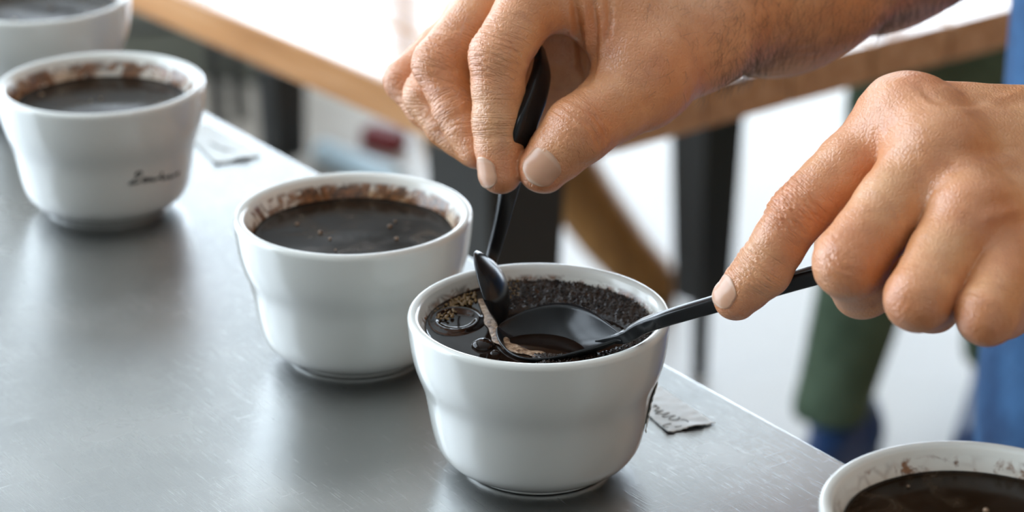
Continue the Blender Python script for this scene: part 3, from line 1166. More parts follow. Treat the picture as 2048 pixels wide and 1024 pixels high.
# ------------------------------------------------------------------ spoons
def build_spoon(label, neck, tip, concave, width, dish, handle_pts, handle_w, handle_t, hn):
    neck, tip = np.asarray(neck), np.asarray(tip)
    L = np.linalg.norm(tip - neck)
    ex = nrm(tip - neck); ez = nrm(np.asarray(concave) - (np.asarray(concave) @ ex) * ex); ey = np.cross(ez, ex)
    e = empty('cupping_spoon', tuple(neck), label, 'spoon', 'black cupping spoons')
    ns, nt, th = 40, 25, 0.0011
    top, bot = [], []
    for i in range(ns):
        s = 0.5 - 0.5 * math.cos(math.pi * i / (ns - 1))
        # egg-shaped outline, widest past the middle, narrow at the neck
        w = 0.5 * width * (math.sin(math.pi * min(1, s ** 1.35)) ** 0.72 if 0 < s < 1 else 0)
        w = max(w, 0.0026 * max(0, 1 - s * 4))
        dp = dish * math.sin(math.pi * s ** 1.2) ** 0.75 if 0 < s < 1 else 0
        for k in range(nt):
            t = -1 + 2 * k / (nt - 1)
            z = -dp * (1 - t * t) ** 0.9
            p = ex * (s * L) + ey * (w * t) + ez * z
            # approximate normal for thickness
            top.append(p)
            bot.append(p - ez * th * (0.6 + 0.4 * (1 - t * t)) + ey * (t * 0.0004) + ex * (0.0006 * (2 * s - 1)))
    n = ns * nt
    Fc = []
    for i in range(ns - 1):
        for k in range(nt - 1):
            a = i * nt + k
            Fc.append((a, a + nt, a + nt + 1, a + 1))
            Fc.append((n + a, n + a + 1, n + a + nt + 1, n + a + nt))
        for k in (0, nt - 1):
            a = i * nt + k
            f = (a, a + nt, n + a + nt, n + a)
            Fc.append(f if k == nt - 1 else f[::-1])
    V = np.array(top + bot)
    o = mesh_obj('spoon_bowl', V, Fc, M['spoon'], e)
    path = catmull([np.asarray(p) - neck for p in handle_pts], 10)
    u = np.linspace(0, 1, len(path))
    wv = np.interp(u, np.linspace(0, 1, len(handle_w)), handle_w)
    V, Fc = tube(path, wv, 28, True, hn, handle_t, 0.45)
    mesh_obj('handle', V, Fc, M['spoon'], e)
    return e


zc = TABLE_Z + BOWL_H - 0.0060
# spoon held by the index finger and thumb of the far hand
n1c = on_z(979, 574, zc + 0.0095)
ax1 = cv(-0.10, -0.25, 0.96)
w1 = cv(0.33, -0.94, 0.0)
nn1 = np.cross(ax1, w1)
if nn1 @ RT > 0: nn1 = -nn1
neck1 = n1c - ax1 * 0.020
d1 = float((neck1 - C0) @ FW)
build_spoon('black spoon held upright between finger and thumb, standing in the coffee', neck1, n1c + ax1 * 0.020, nn1, 0.031, 0.0060,
            [neck1 + ax1 * 0.002, W(982, 527, d1 + .001), W(989, 497, d1 + .002), W(1001, 452, d1 - .001), W(1012, 405, d1 - .006), W(1026, 345, d1 - .012), W(1046, 265, .956), W(1072, 190, .962), W(1084, 140, .972), W(1080, 95, .98)],
            [.0022, .0026, .0030, .0034, .0038, .0046, .0054, .0056, .005, .003], 0.42, cv(0.75, 0.1, 0.65))
# spoon under the index finger of the near hand
neck2 = on_z(1246, 672, zc + 0.0085)
tip2 = on_z(996, 652, zc + 0.0035)
build_spoon('black spoon lying across the bowl rim under the pointing index finger', neck2, tip2, cv(0.02, 0.80, 0.60), 0.036, 0.0095,
            [neck2 + nrm(tip2 - neck2) * 0.011 - np.array([0, 0, .0030]), neck2 + np.array([0, 0, -.0004]), on_z(1266, 664, zc + .0105), on_z(1292, 650, zc + .0142), W(1340, 634, .912), W(1430, 608, .905), W(1520, 582, .900), W(1620, 553, .893), W(1720, 530, .888)],
            [.0003, .0025, .0028, .0028, .0028, .0030, .0032, .0034, .003], 0.95, cv(-0.1, 0.93, 0.35))


# ------------------------------------------------------------------ tape labels and handwriting
def strokes_obj(name, polys, mat, parent, rad, nrmv):
    V, Fc = [], []
    for pl in polys:
        v, f = tube(catmull(pl, 6), rad, 6, True, nrmv, 0.3)
        b = len(V)
        V += list(v); Fc += [tuple(i + b for i in q) for q in f]
    o = mesh_obj(name, V, Fc, mat)
    adopt(o, parent)
    return o


def tape_piece(label, corners, torn, zlift, seed, curl):
    """corners in pixels on the table; torn = index of the torn zigzag edge"""
    z = TABLE_Z + 0.0004
    C = [on_z(px, py, z) for px, py in corners]
    c = sum(C) / 4
    e = empty('masking_tape', tuple(c), label, 'tape', 'tape labels on the table edge')
    r = np.random.default_rng(seed)
    nu, nv = 44, 22
    V = []
    for i in range(nu):
        for k in range(nv):
            u, v = i / (nu - 1), k / (nv - 1)
            if u > 0.999:
                u = 1.0 + r.uniform(-0.012, 0.02)
            p = (1 - u) * ((1 - v) * C[0] + v * C[3]) + u * ((1 - v) * C[1] + v * C[2])
            p = p + np.array([0, 0, zlift + curl * max(0, u - 0.85) / 0.15 * (0.5 + 0.5 * math.sin(v * 9 + seed))])
            V.append(p - c)
    V = np.array(V)
    V[:, 2] += 0.00008 * vnoise(V, 900, seed)
    n = len(V)
    V = np.vstack([V, V - np.array([0, 0, 0.00025])])
    Fc = []
    for i in range(nu - 1):
        for k in range(nv - 1):
            a = i * nv + k
            Fc.append((a, a + nv, a + nv + 1, a + 1)); Fc.append((n + a, n + a + 1, n + a + nv + 1, n + a + nv))
    ring = [i for i in range(nv)] + [i * nv + nv - 1 for i in range(1, nu)] + [(nu - 1) * nv + i for i in range(nv - 2, -1, -1)] + [i * nv for i in range(nu - 2, 0, -1)]
    for a, b in zip(ring, ring[1:] + ring[:1]): Fc.append((a, b, n + b, n + a))
    o = mesh_obj('tape_strip', V, Fc, M['tape'], e)
    return e


tapeA = tape_piece('pale tape label with faint upside-down handwriting beside the bowl with spoons', [(1262, 800), (1336, 866), (1430, 847), (1318, 772)], 1, 0.0003, 3, 0.0009)
q4 = lambda pts: [(1250 + x / 6.4, 740 + y / 6.4) for x, y in pts]
S1 = q4([(640, 728), (735, 712), (800, 684), (806, 660), (775, 638), (715, 630)])
S2 = q4([(592, 684), (530, 692), (488, 714), (500, 730), (556, 735)])
S3 = q4([(690, 600), (690, 622), (640, 636), (572, 630), (575, 612), (640, 580), (560, 592), (500, 600), (482, 585), (565, 545), (480, 560), (400, 560), (405, 545), (490, 515), (420, 525), (380, 520), (435, 480), (350, 470), (410, 455), (360, 440)])
strokes_obj('handwriting', [[on_z(px, py, TABLE_Z + 0.00085) for px, py in s] for s in (S1, S2, S3)], M['pencil'], tapeA, 0.00032, (0, 0, 1))
tapeC = tape_piece('blurred white tape label beside the bowl with the handwritten word', [(372, 268), (432, 327), (522, 312), (412, 246)], 1, 0.0003, 9, 0.0008)
strokes_obj('handwriting', [[on_z(px, py, TABLE_Z + 0.00085) for px, py in ((420, 284), (436, 296), (430, 290), (452, 302), (446, 296), (470, 304))]], M['pencil'], tapeC, 0.0006, (0, 0, 1))


def hit_bowl(px, py, bc, lift=0.0002):
    d = FW + (px - 1024) / F_PX * RT + (512 - py) / F_PX * UP
    t = np.linspace(0.8, 1.4, 12001)
    P = C0 + t[:, None] * d
    z = P[:, 2] - TABLE_Z
    r = np.interp(z, OUT[:, 1], OUT[:, 0])
    ins = (np.hypot(P[:, 0] - bc[0], P[:, 1] - bc[1]) < r + lift) & (z > 0.001) & (z < 0.062)
    i = np.argmax(ins)
    return P[i] if ins.any() else None


q5 = lambda pts: [(220 + x / 3.938, 220 + y / 3.938) for x, y in pts]
WORD = [q5([(203, 522), (212, 496), (248, 489), (242, 512), (195, 550), (152, 580), (185, 578), (236, 566)]),
        q5([(292, 540), (268, 544), (258, 562), (280, 562), (294, 542), (297, 560), (315, 540), (318, 558), (336, 540), (342, 556), (360, 545), (385, 538), (406, 520), (410, 488), (406, 530), (416, 546), (434, 528), (444, 540), (462, 524), (478, 518), (474, 536), (500, 520), (520, 504), (546, 490), (530, 506), (538, 514)])]
polys = []
for s in WORD:
    pl = [hit_bowl(px, py, BC) for px, py in s]
    polys.append([p for p in pl if p is not None])
word = strokes_obj('handwriting', polys, M['ink'], bowlC, 0.0006, (0, -1, 0.2))
word['label'] = 'black handwritten word on the bowl side'
# crumpled strip of tape stuck to the right side of the front bowl
def bowl_tape():
    V, Fc = [], []
    a0, a1 = math.radians(-14), math.radians(24)
    nu, nv = 16, 18
    r = np.random.default_rng(4)
    for i in range(nu):
        for k in range(nv):
            a = a0 + (a1 - a0) * i / (nu - 1)
            z = 0.0175 + 0.0195 * k / (nv - 1)
            rr = np.interp(z, OUT[:, 1], OUT[:, 0]) + 0.0005 + 0.0004 * r.random() + (0.0005 if i == 0 and k % 3 == 0 else 0)
            V.append((BA[0] + rr * math.cos(a), BA[1] + rr * math.sin(a), TABLE_Z + z))
    for i in range(nu - 1):
        for k in range(nv - 1):
            b = i * nv + k
            Fc.append((b, b + nv, b + nv + 1, b + 1))
    o = mesh_obj('tape_strip', V, Fc, M['tape'])
    md = o.modifiers.new('thickness', 'SOLIDIFY'); md.thickness = 0.0003
    adopt(o, bowlA)


bowl_tape()

# ------------------------------------------------------------------ wooden table behind, with black legs
WT_Z, WT_T = 0.74, 0.034
WC = on_z(1031, 272, WT_Z)
WA = nrm((on_z(432, 20, WT_Z) - WC)[:2])      # along the planks
WB = nrm((on_z(2031, 13, WT_Z) - WC)[:2])     # across the planks


def build_wood_table():
    ang = math.atan2(WA[1], WA[0])
    t = empty('wooden_table', (WC[0], WC[1], 0), 'thick plank-topped wooden table with black legs behind the steel table', 'table', rz=ang)
    sg = 1 if np.dot(np.array([-math.sin(ang), math.cos(ang)]), WB) > 0 else -1
    la, wb, n = 2.3, 0.092, 12
    for i in range(n):
        g = 0.0012
        a, b = sg * (i * wb + g), sg * ((i + 1) * wb - g)
        dz = random.uniform(-0.0008, 0.0008)
        lo = (0.0 + random.uniform(-.0015, .0015), min(a, b), WT_Z - WT_T)
        hi = (la, max(a, b), WT_Z + dz)
        box_obj('plank', lo, hi, M['oak'], t, 0.002)
    def leg(a, b, w0=0.085, w1=0.05, zf=0.02):
        bm = bmesh.new()
        zs = [(WT_Z - WT_T, w0), (0.42, (w0 + w1) / 2), (zf + .01, w1), (zf, 0.016), (0.0, 0.014)]
        rings = []
        for z, w in zs:
            rings.append([bm.verts.new((a + sx * w / 2, sg * b + sy * w / 2, z)) for sx, sy in ((-1, -1), (1, -1), (1, 1), (-1, 1))])
        for r0, r1 in zip(rings[:-1], rings[1:]):
            for k in range(4): bm.faces.new((r0[k], r0[(k + 1) % 4], r1[(k + 1) % 4], r1[k]))
        bm.faces.new(rings[0]); bm.faces.new(rings[-1][::-1])
        bm_obj('leg', bm, M['black_metal'], t)
    leg(0.79, 0.92, 0.085, 0.05, 0.10); leg(0.19, 0.13); leg(1.75, 0.92); leg(1.75, 0.13)
    box_obj('rail', (0.1, min(sg * .10, sg * .14), WT_Z - WT_T - 0.03), (2.1, max(sg * .10, sg * .14), WT_Z - WT_T), M['black_metal'], t, 0.002)
    box_obj('rail', (0.1, min(sg * .90, sg * .94), WT_Z - WT_T - 0.03), (2.1, max(sg * .90, sg * .94), WT_Z - WT_T), M['black_metal'], t, 0.002)
    return t


build_wood_table()


def build_stools():
    # bentwood stool with splayed curved legs
    c = np.array([-0.10, 3.15])
    e = empty('wooden_stool', (c[0], c[1], 0), 'brown wooden stool with a thick curved leg under the wooden table', 'stool')
    V, Fc = lathe([(0.001, 0.42), (0.15, 0.42), (0.165, 0.43), (0.17, 0.445), (0.165, 0.458), (0.001, 0.465)], 48)
    mesh_obj('seat', V, Fc, M['brown_wood'], e)
    p0 = [W(1085, 262, 3.36), W(1128, 335, 3.38), W(1180, 415, 3.40), W(1245, 500, 3.41), W(1310, 562, 3.42), W(1352, 588, 3.42)]
    p0 = [np.asarray(p) - np.array([c[0], c[1], 0]) for p in p0]
    p0 = [np.array([0.06, p0[0][1] * 0.7, 0.425])] + p0
    for a in (0.0, math.radians(75), math.radians(-75)):
        R = np.array([[math.cos(a), -math.sin(a), 0], [math.sin(a), math.cos(a), 0], [0, 0, 1]])
        path = catmull([R @ p for p in p0], 6)
        path[:, 2] = np.maximum(path[:, 2], 0.022)
        rr = np.interp(np.linspace(0, 1, len(path)), [0, .2, .6, .9, 1], [.035, .048, .044, .032, .022])
        V, Fc = tube(path, rr, 16, True)
        mesh_obj('leg', V, Fc, M['brown_wood'], e)
    # thin black metal stools
    def black_stool(x, y, h, label, spread):
        e = empty('metal_stool', (x, y, 0), label, 'stool')
        V, Fc = lathe([(0.001, h - .03), (0.15, h - .03), (0.16, h - .02), (0.16, h - .006), (0.15, h), (0.001, h)], 40)
        mesh_obj('seat', V, Fc, M['black_metal'], e)
        for sx, sy in ((-1, -1), (1, -1), (1, 1), (-1, 1)):
            V, Fc = tube([(sx * .10, sy * .10, h - .03), (sx * spread, sy * spread, 0.0)], 0.011, 10, True)
            mesh_obj('leg', V, Fc, M['black_metal'], e)
        V, Fc = tube([(0.135 * math.cos(a), 0.135 * math.sin(a), h * 0.38) for a in np.linspace(0, 2 * math.pi, 33)], 0.006, 8, False)
        mesh_obj('foot_ring', V, Fc, M['black_metal'], e)
        return e
    black_stool(-0.575, 3.78, 0.62, 'slender black stool standing left of the wooden table legs, near the bench', 0.13)
    black_stool(0.84, 3.16, 0.36, 'black stool under the person in green trousers', 0.13)


build_stools()


def build_floor_items():
    a, b = on_z(640, 300, 0.018), on_z(800, 360, 0.018)
    e = empty('floor_tube', tuple((a + b) / 2 * np.array([1, 1, 0])), 'pale blue tube lying on the floor under the wooden table', 'tube')
    V, Fc = tube([a, a + (b - a) * .02, b - (b - a) * .02, b], [.016, .018, .018, .016], 20, True)
    o = mesh_obj('tube_body', V, Fc, M['pale_blue']); adopt(o, e)
    p, q = on_z(235, 140, 0.0), on_z(548, 176, 0.0)  # bench added as a dark backdrop where the floor lies in shade
    u = nrm(q - p); ln = np.linalg.norm(q - p)
    b = empty('backdrop_bench', (p[0], p[1], 0), 'low olive grey bench added as a dark backdrop on the floor at left behind the wooden table', 'bench', rz=math.atan2(u[1], u[0]))
    box_obj('bench_body', (0, 0, 0), (ln, 0.34, 0.36), M['olive'], b, 0.006)
    box_obj('bench_top', (-0.01, -0.015, 0.36), (ln + 0.01, 0.355, 0.385), M['olive'], b, 0.006)
    c = on_z(768, 262, 0.03)
    bm = bmesh.new(); bm_box(bm, (-.035, -.02, 0), (.035, .02, .035), 0.006)
    o = bm_obj('red_box', bm, M['red_paint'])
    o.location = (c[0], c[1], 0); o.rotation_euler = (0, 0, -0.6)
    tag(o, 'small dark red box on the floor under the wooden table', 'box')


build_floor_items()


# ------------------------------------------------------------------ the barista's arms and hands
def proj(V):
    q = V - C0
    d = q @ FW
    return np.stack([1024 + F_PX * (q @ RT) / d, 512 - F_PX * (q @ UP) / d], 1), d


def photo_folds(V, N, folds):
    """creases and veins traced on the skin that faces the camera, pressed into the mesh"""
    px, d = proj(V)
    face = np.clip((-(N @ FW) - 0.08) / 0.3, 0, 1)
    out = np.zeros(len(V))
    for path, wid, dep, d0, d1 in folds:
        path = catmull(np.array(path, float), 5)
        m = (d > d0) & (d < d1) & (px[:, 0] > path[:, 0].min() - 30) & (px[:, 0] < path[:, 0].max() + 30) & (px[:, 1] > path[:, 1].min() - 30) & (px[:, 1] < path[:, 1].max() + 30)
        if not m.any(): continue
        P = px[m]
        best = np.full(len(P), 1e9); tb = np.zeros(len(P))
        for i in range(len(path) - 1):
            a, b = path[i], path[i + 1]
            ba = b - a
            h = np.clip(((P - a) @ ba) / (ba @ ba + 1e-9), 0, 1)
            dd = np.hypot(*(P - a - h[:, None] * ba).T)
            u = dd < best
            best = np.where(u, dd, best); tb = np.where(u, (i + h) / (len(path) - 1), tb)
        fade = np.clip(np.minimum(tb, 1 - tb) * 5 + 0.25, 0, 1)
        out[m] += dep * fade * (np.exp(-(best / wid) ** 2) - 0.3 * np.exp(-((best - 2.1 * wid) / wid) ** 2))
    return out * face


def right_hand():
    idx = [W(1115, -80, .974), W(998, 112, .957), W(996, 240, .960), W(1001, 344, .962)]
    mid = [W(1040, -65, .991), W(880, 128, .984), W(913, 216, .981), W(955, 296, .978)]
    rng = [W(990, -5, 1.009), W(856, 190, 1.001), W(893, 250, .997), W(946, 298, .992)]
    pin = [W(957, 28, 1.026), W(811, 160, 1.016), W(848, 214, 1.012), W(893, 258, 1.006)]
    thu = [W(1290, 166, .972), W(1156, 262, .953), W(1086, 336, .958)]
    wr = W(1400, 40, 1.025)
    lat = nrm(pin[0] - idx[0])
    fi = Finger(idx, [.0132, .0113, .0099, .0086], cv(-.77, .05, .64))
    fm = Finger(mid, [.0125, .0108, .0095, .0080], cv(-.8, .3, .4))
    fr = Finger(rng, [.0115, .0099, .0088, .0074], cv(-.8, .1, .4))
    fp = Finger(pin, [.0102, .0086, .0076, .0066], cv(-.8, .1, .4))
    cmc = W(1392, 78, .998)
    ft = Finger(thu, [.0150, .0131, .0098], cv(.05, .12, .98))
    ft.blend = 0.010
    palm = []
    for k, (f, o) in enumerate(((fi, -.014), (fm, -.005), (fr, .005), (fp, .014))):
        palm.append((wr + lat * o, f.j[0], .0165, f.r[0] * 1.02, .012))
    palm.append((cmc, thu[0], .0195, .0160, .012))
    palm.append((wr, cmc, .020, .0185, .012))
    f1, f2, el = W(1594, -14, 1.06), W(1800, -128, 1.12), W(2000, -262, 1.19)
    latf = nrm(np.cross(f1 - wr, np.cross(lat, f1 - wr)))
    arm = []
    for s in (-1, 1):
        o = latf * s
        arm += [(wr + o * .011, f1 + o * .014, .0195, .0265, .018), (f1 + o * .014, f2 + o * .016, .0265, .0335, .018), (f2 + o * .016, el + o * .012, .0335, .0385, .018)]
    extra = [(W(1178, 8, .972), W(1292, 112, .970), .0115, .0135, .014), (W(1120, -50, .975), W(1290, 60, .985), .012, .016, .014),
             (W(1062, -40, .986), W(960, 20, 1.004), .009, .008, .010),
             (W(1320, 95, 1.030), W(1120, 110, 1.022), .022, .021, .016), (W(1120, 110, 1.022), W(1010, 60, 1.02), .021, .018, .014), (W(1130, 130, 1.024), W(1060, 190, 1.018), .021, .014, .012)]
    hand = dict(fingers=[fi, fm, fr, fp, ft], palm=palm, extra=extra, arm=arm)
    wr_l = []
    A = lambda f, i: f.j[min(i + 1, len(f.j) - 1)] - f.j[i - 1]
    wr_l.append((idx[1], A(fi, 1), cv(-.55, .45, .70), [-.0078, -.0052, -.003, -.0012, .001, .0032, .0056, .0085, .0115], .00060, .00056, .0150, .55))
    wr_l.append((idx[2], A(fi, 2), cv(-.65, .05, .75), [-.0062, -.0034, -.0012, .001, .003, .0058, .0085], .00034, .00045, .0110, .35))
    wr_l.append((mid[1], A(fm, 1), cv(-.8, .35, .45), [-.006, -.003, -.0008, .0018, .004, .007, .010], .00036, .0005, .0140, .55))
    wr_l.append((mid[2], A(fm, 2), cv(-.85, .0, .5), [-.005, -.0025, -.0005, .002, .0045, .007], .00032, .00045, .0110, .25))
    wr_l.append((rng[1], A(fr, 1), cv(-.85, .2, .45), [-.004, -.0015, .001, .004], .0003, .0005, .012, .45))
    wr_l.append((pin[1], A(fp, 1), cv(-.85, .2, .45), [-.003, .0, .003], .0003, .0005, .012, .7))
    wr_l.append((thu[1], A(ft, 1), cv(.0, .2, .98), [-.0075, -.0045, -.002, .0008, .0036, .007], .00022, .0006, .0140, .45))
    hand['wrinkles'] = wr_l
    hand['blush'] = [(idx[3], .014, .55), (thu[2], .016, .50), (mid[3], .012, .4), (W(1170, 110, .975), .02, .35), (thu[0], .02, .18)]
    hand['pale'] = [(W(1350, 60, .99), .03, .5)]
    hand['folds'] = [([(1148, -5), (1156, 60), (1164, 120), (1170, 160)], 7, -.0016, .93, 1.02), ([(1186, -5), (1192, 50), (1190, 110), (1178, 165)], 6, -.0012, .93, 1.02),
                     ([(1216, -5), (1220, 40), (1208, 95)], 6, -.0009, .93, 1.02), ([(1168, 0), (1174, 60), (1178, 110)], 5, .0006, .93, 1.02),
                     ([(1132, 218), (1160, 236), (1186, 262), (1200, 300)], 4, -.0005, .93, .98), ([(1150, 205), (1184, 228), (1208, 262), (1214, 292)], 4, -.0006, .93, .98),
                     ([(1105, 222), (1128, 232), (1150, 250)], 3, -.0004, .93, .98), ([(1030, 120), (1052, 150), (1060, 140)], 4, -.0004, .93, .98),
                     ([(1020, 90), (1040, 115), (1050, 145)], 3, -.0004, .93, .98)]
    return hand, dict(idx=fi, thu=ft, mid=fm), el


def left_hand():
    idx = [W(1803, 242, .888), W(1594, 428, .882), W(1525, 540, .889), W(1470, 597, .894)]
    mid = [W(1862, 306, .868), W(1697, 526, .851), W(1724, 574, .872), W(1790, 560, .890)]
    rng = [W(1936, 425, .855), W(1838, 594, .832), W(1862, 606, .856), W(1915, 580, .874)]
    pin = [W(2012, 520, .850), W(1976, 628, .826), W(2010, 625, .848), W(2050, 600, .862)]
    thu = [W(1810, 410, .915), W(1722, 465, .919), W(1676, 492, .918)]
    wr = W(2290, 335, .905)
    lat = nrm(pin[0] - idx[0])
    fi = Finger(idx, [.0140, .0104, .0099, .0080], cv(-.62, .35, .70))
    fm = Finger(mid, [.0135, .0122, .0108, .0088], cv(-.6, .1, .8))
    fr = Finger(rng, [.0125, .0114, .0100, .0082], cv(-.4, -.2, .9))
    fp = Finger(pin, [.0115, .0103, .0088, .0074], cv(-.2, -.3, .9))
    ft = Finger(thu, [.0140, .0115, .0090], cv(0, .3, -.9))
    ft.blend = 0.010
    palm = []
    for k, (f, o) in enumerate(((fi, -.016), (fm, -.006), (fr, .006), (fp, .016))):
        palm.append((wr + lat * o, f.j[0], .0170, f.r[0] * 1.04, .014))
    cmc = W(2150, 380, .935)
    palm.append((cmc, thu[0], .018, .0155, .014))
    palm.append((W(2200, 470, .89), W(2060, 560, .868), .020, .016, .014))
    # thickness of the palm under the knuckles
    for f in (fi, fm, fr, fp):
        palm.append((wr - nrm(FW) * -.010, f.j[0] + FW * .010, .016, .0105, .012))
    el = np.array([.485, .955, 1.125])
    f1 = wr + (el - wr) * .45
    latf = nrm(lat - (lat @ nrm(el - wr)) * nrm(el - wr))
    arm = []
    for s in (-1, 1):
        o = latf * s
        arm += [(wr + o * .012, f1 + o * .016, .0195, .030, .018), (f1 + o * .016, el + o * .012, .030, .037, .018)]
    hand = dict(fingers=[fi, fm, fr, fp, ft], palm=palm, arm=arm,
                extra=[(W(1815, 232, .880), W(1822, 228, .879), .0135, .0135, .010), (W(1884, 296, .862), W(1890, 292, .862), .0120, .0120, .010), (W(1945, 420, .848), W(1950, 415, .848), .0105, .0105, .010),
                       (W(1842, 262, .880), W(1880, 300, .872), .012, .012, .010)])
    A = lambda f, i: f.j[min(i + 1, len(f.j) - 1)] - f.j[i - 1]
    wl = []
    wl.append((idx[1], A(fi, 1), cv(-.45, .40, .80), [-.0080, -.0058, -.0036, -.0016, .0006, .0026, .0048, .0074], .00090, .00060, .0125, .75))
    wl.append((idx[2], A(fi, 2), cv(-.45, .40, .80), [-.0052, -.003, -.001, .0012, .0032, .0056], .00060, .00052, .0095, .55))
    wl.append((mid[1], nrm(mid[1] - mid[0]) * .6 + nrm(mid[2] - mid[1]) * .4, cv(-.55, -.15, .8), [-.008, -.004, -.001, .003, .007], .00013, .0008, .0150, .6))
    wl.append((rng[1], nrm(rng[1] - rng[0]) * .6 + nrm(rng[2] - rng[1]) * .4, cv(-.25, -.4, .9), [-.006, -.002, .003], .00013, .0009, .0140, .45))
    wl.append((pin[1], nrm(pin[1] - pin[0]) * .6 + nrm(pin[2] - pin[1]) * .4, cv(-.1, -.5, .85), [-.005, .0, .004], .00013, .0009, .0130, .5))
    wl.append((idx[0], idx[1] - idx[0], cv(-.3, .6, .7), [-.006, -.001, .004, .009, .014, .018, .022], .00012, .0009, .030, .50))
    hand['wrinkles'] = wl
    hand['blush'] = [(idx[3], .013, .45), (W(1835, 195, .876), .012, .7), (W(1900, 330, .860), .016, .6), (W(1950, 440, .845), .016, .55), (W(2030, 560, .84), .018, .45), (W(1640, 440, .872), .012, .45), (mid[1], .016, .35)]
    hand['folds'] = [([(1860, 172), (1920, 186), (1985, 198), (2050, 185)], 8, .0009, .83, .93), ([(1838, 172), (1870, 200), (1930, 210), (1985, 200), (2050, 215)], 7, -.0006, .83, .93),
                     ([(1742, 215), (1752, 270), (1768, 330)], 6, -.00012, .83, .93), ([(1760, 205), (1768, 255), (1776, 300)], 6, -.00012, .83, .93),
                     ([(1655, 505), (1672, 528), (1700, 545)], 4, -.0004, .82, .9), ([(1648, 520), (1668, 545), (1690, 560)], 4, -.0003, .82, .9),
                     ([(1900, 320), (1960, 330), (2040, 320)], 12, .0008, .82, .92), ([(1960, 440), (2000, 430), (2048, 420)], 12, .0008, .82, .92)]
    return hand, dict(idx=fi), el


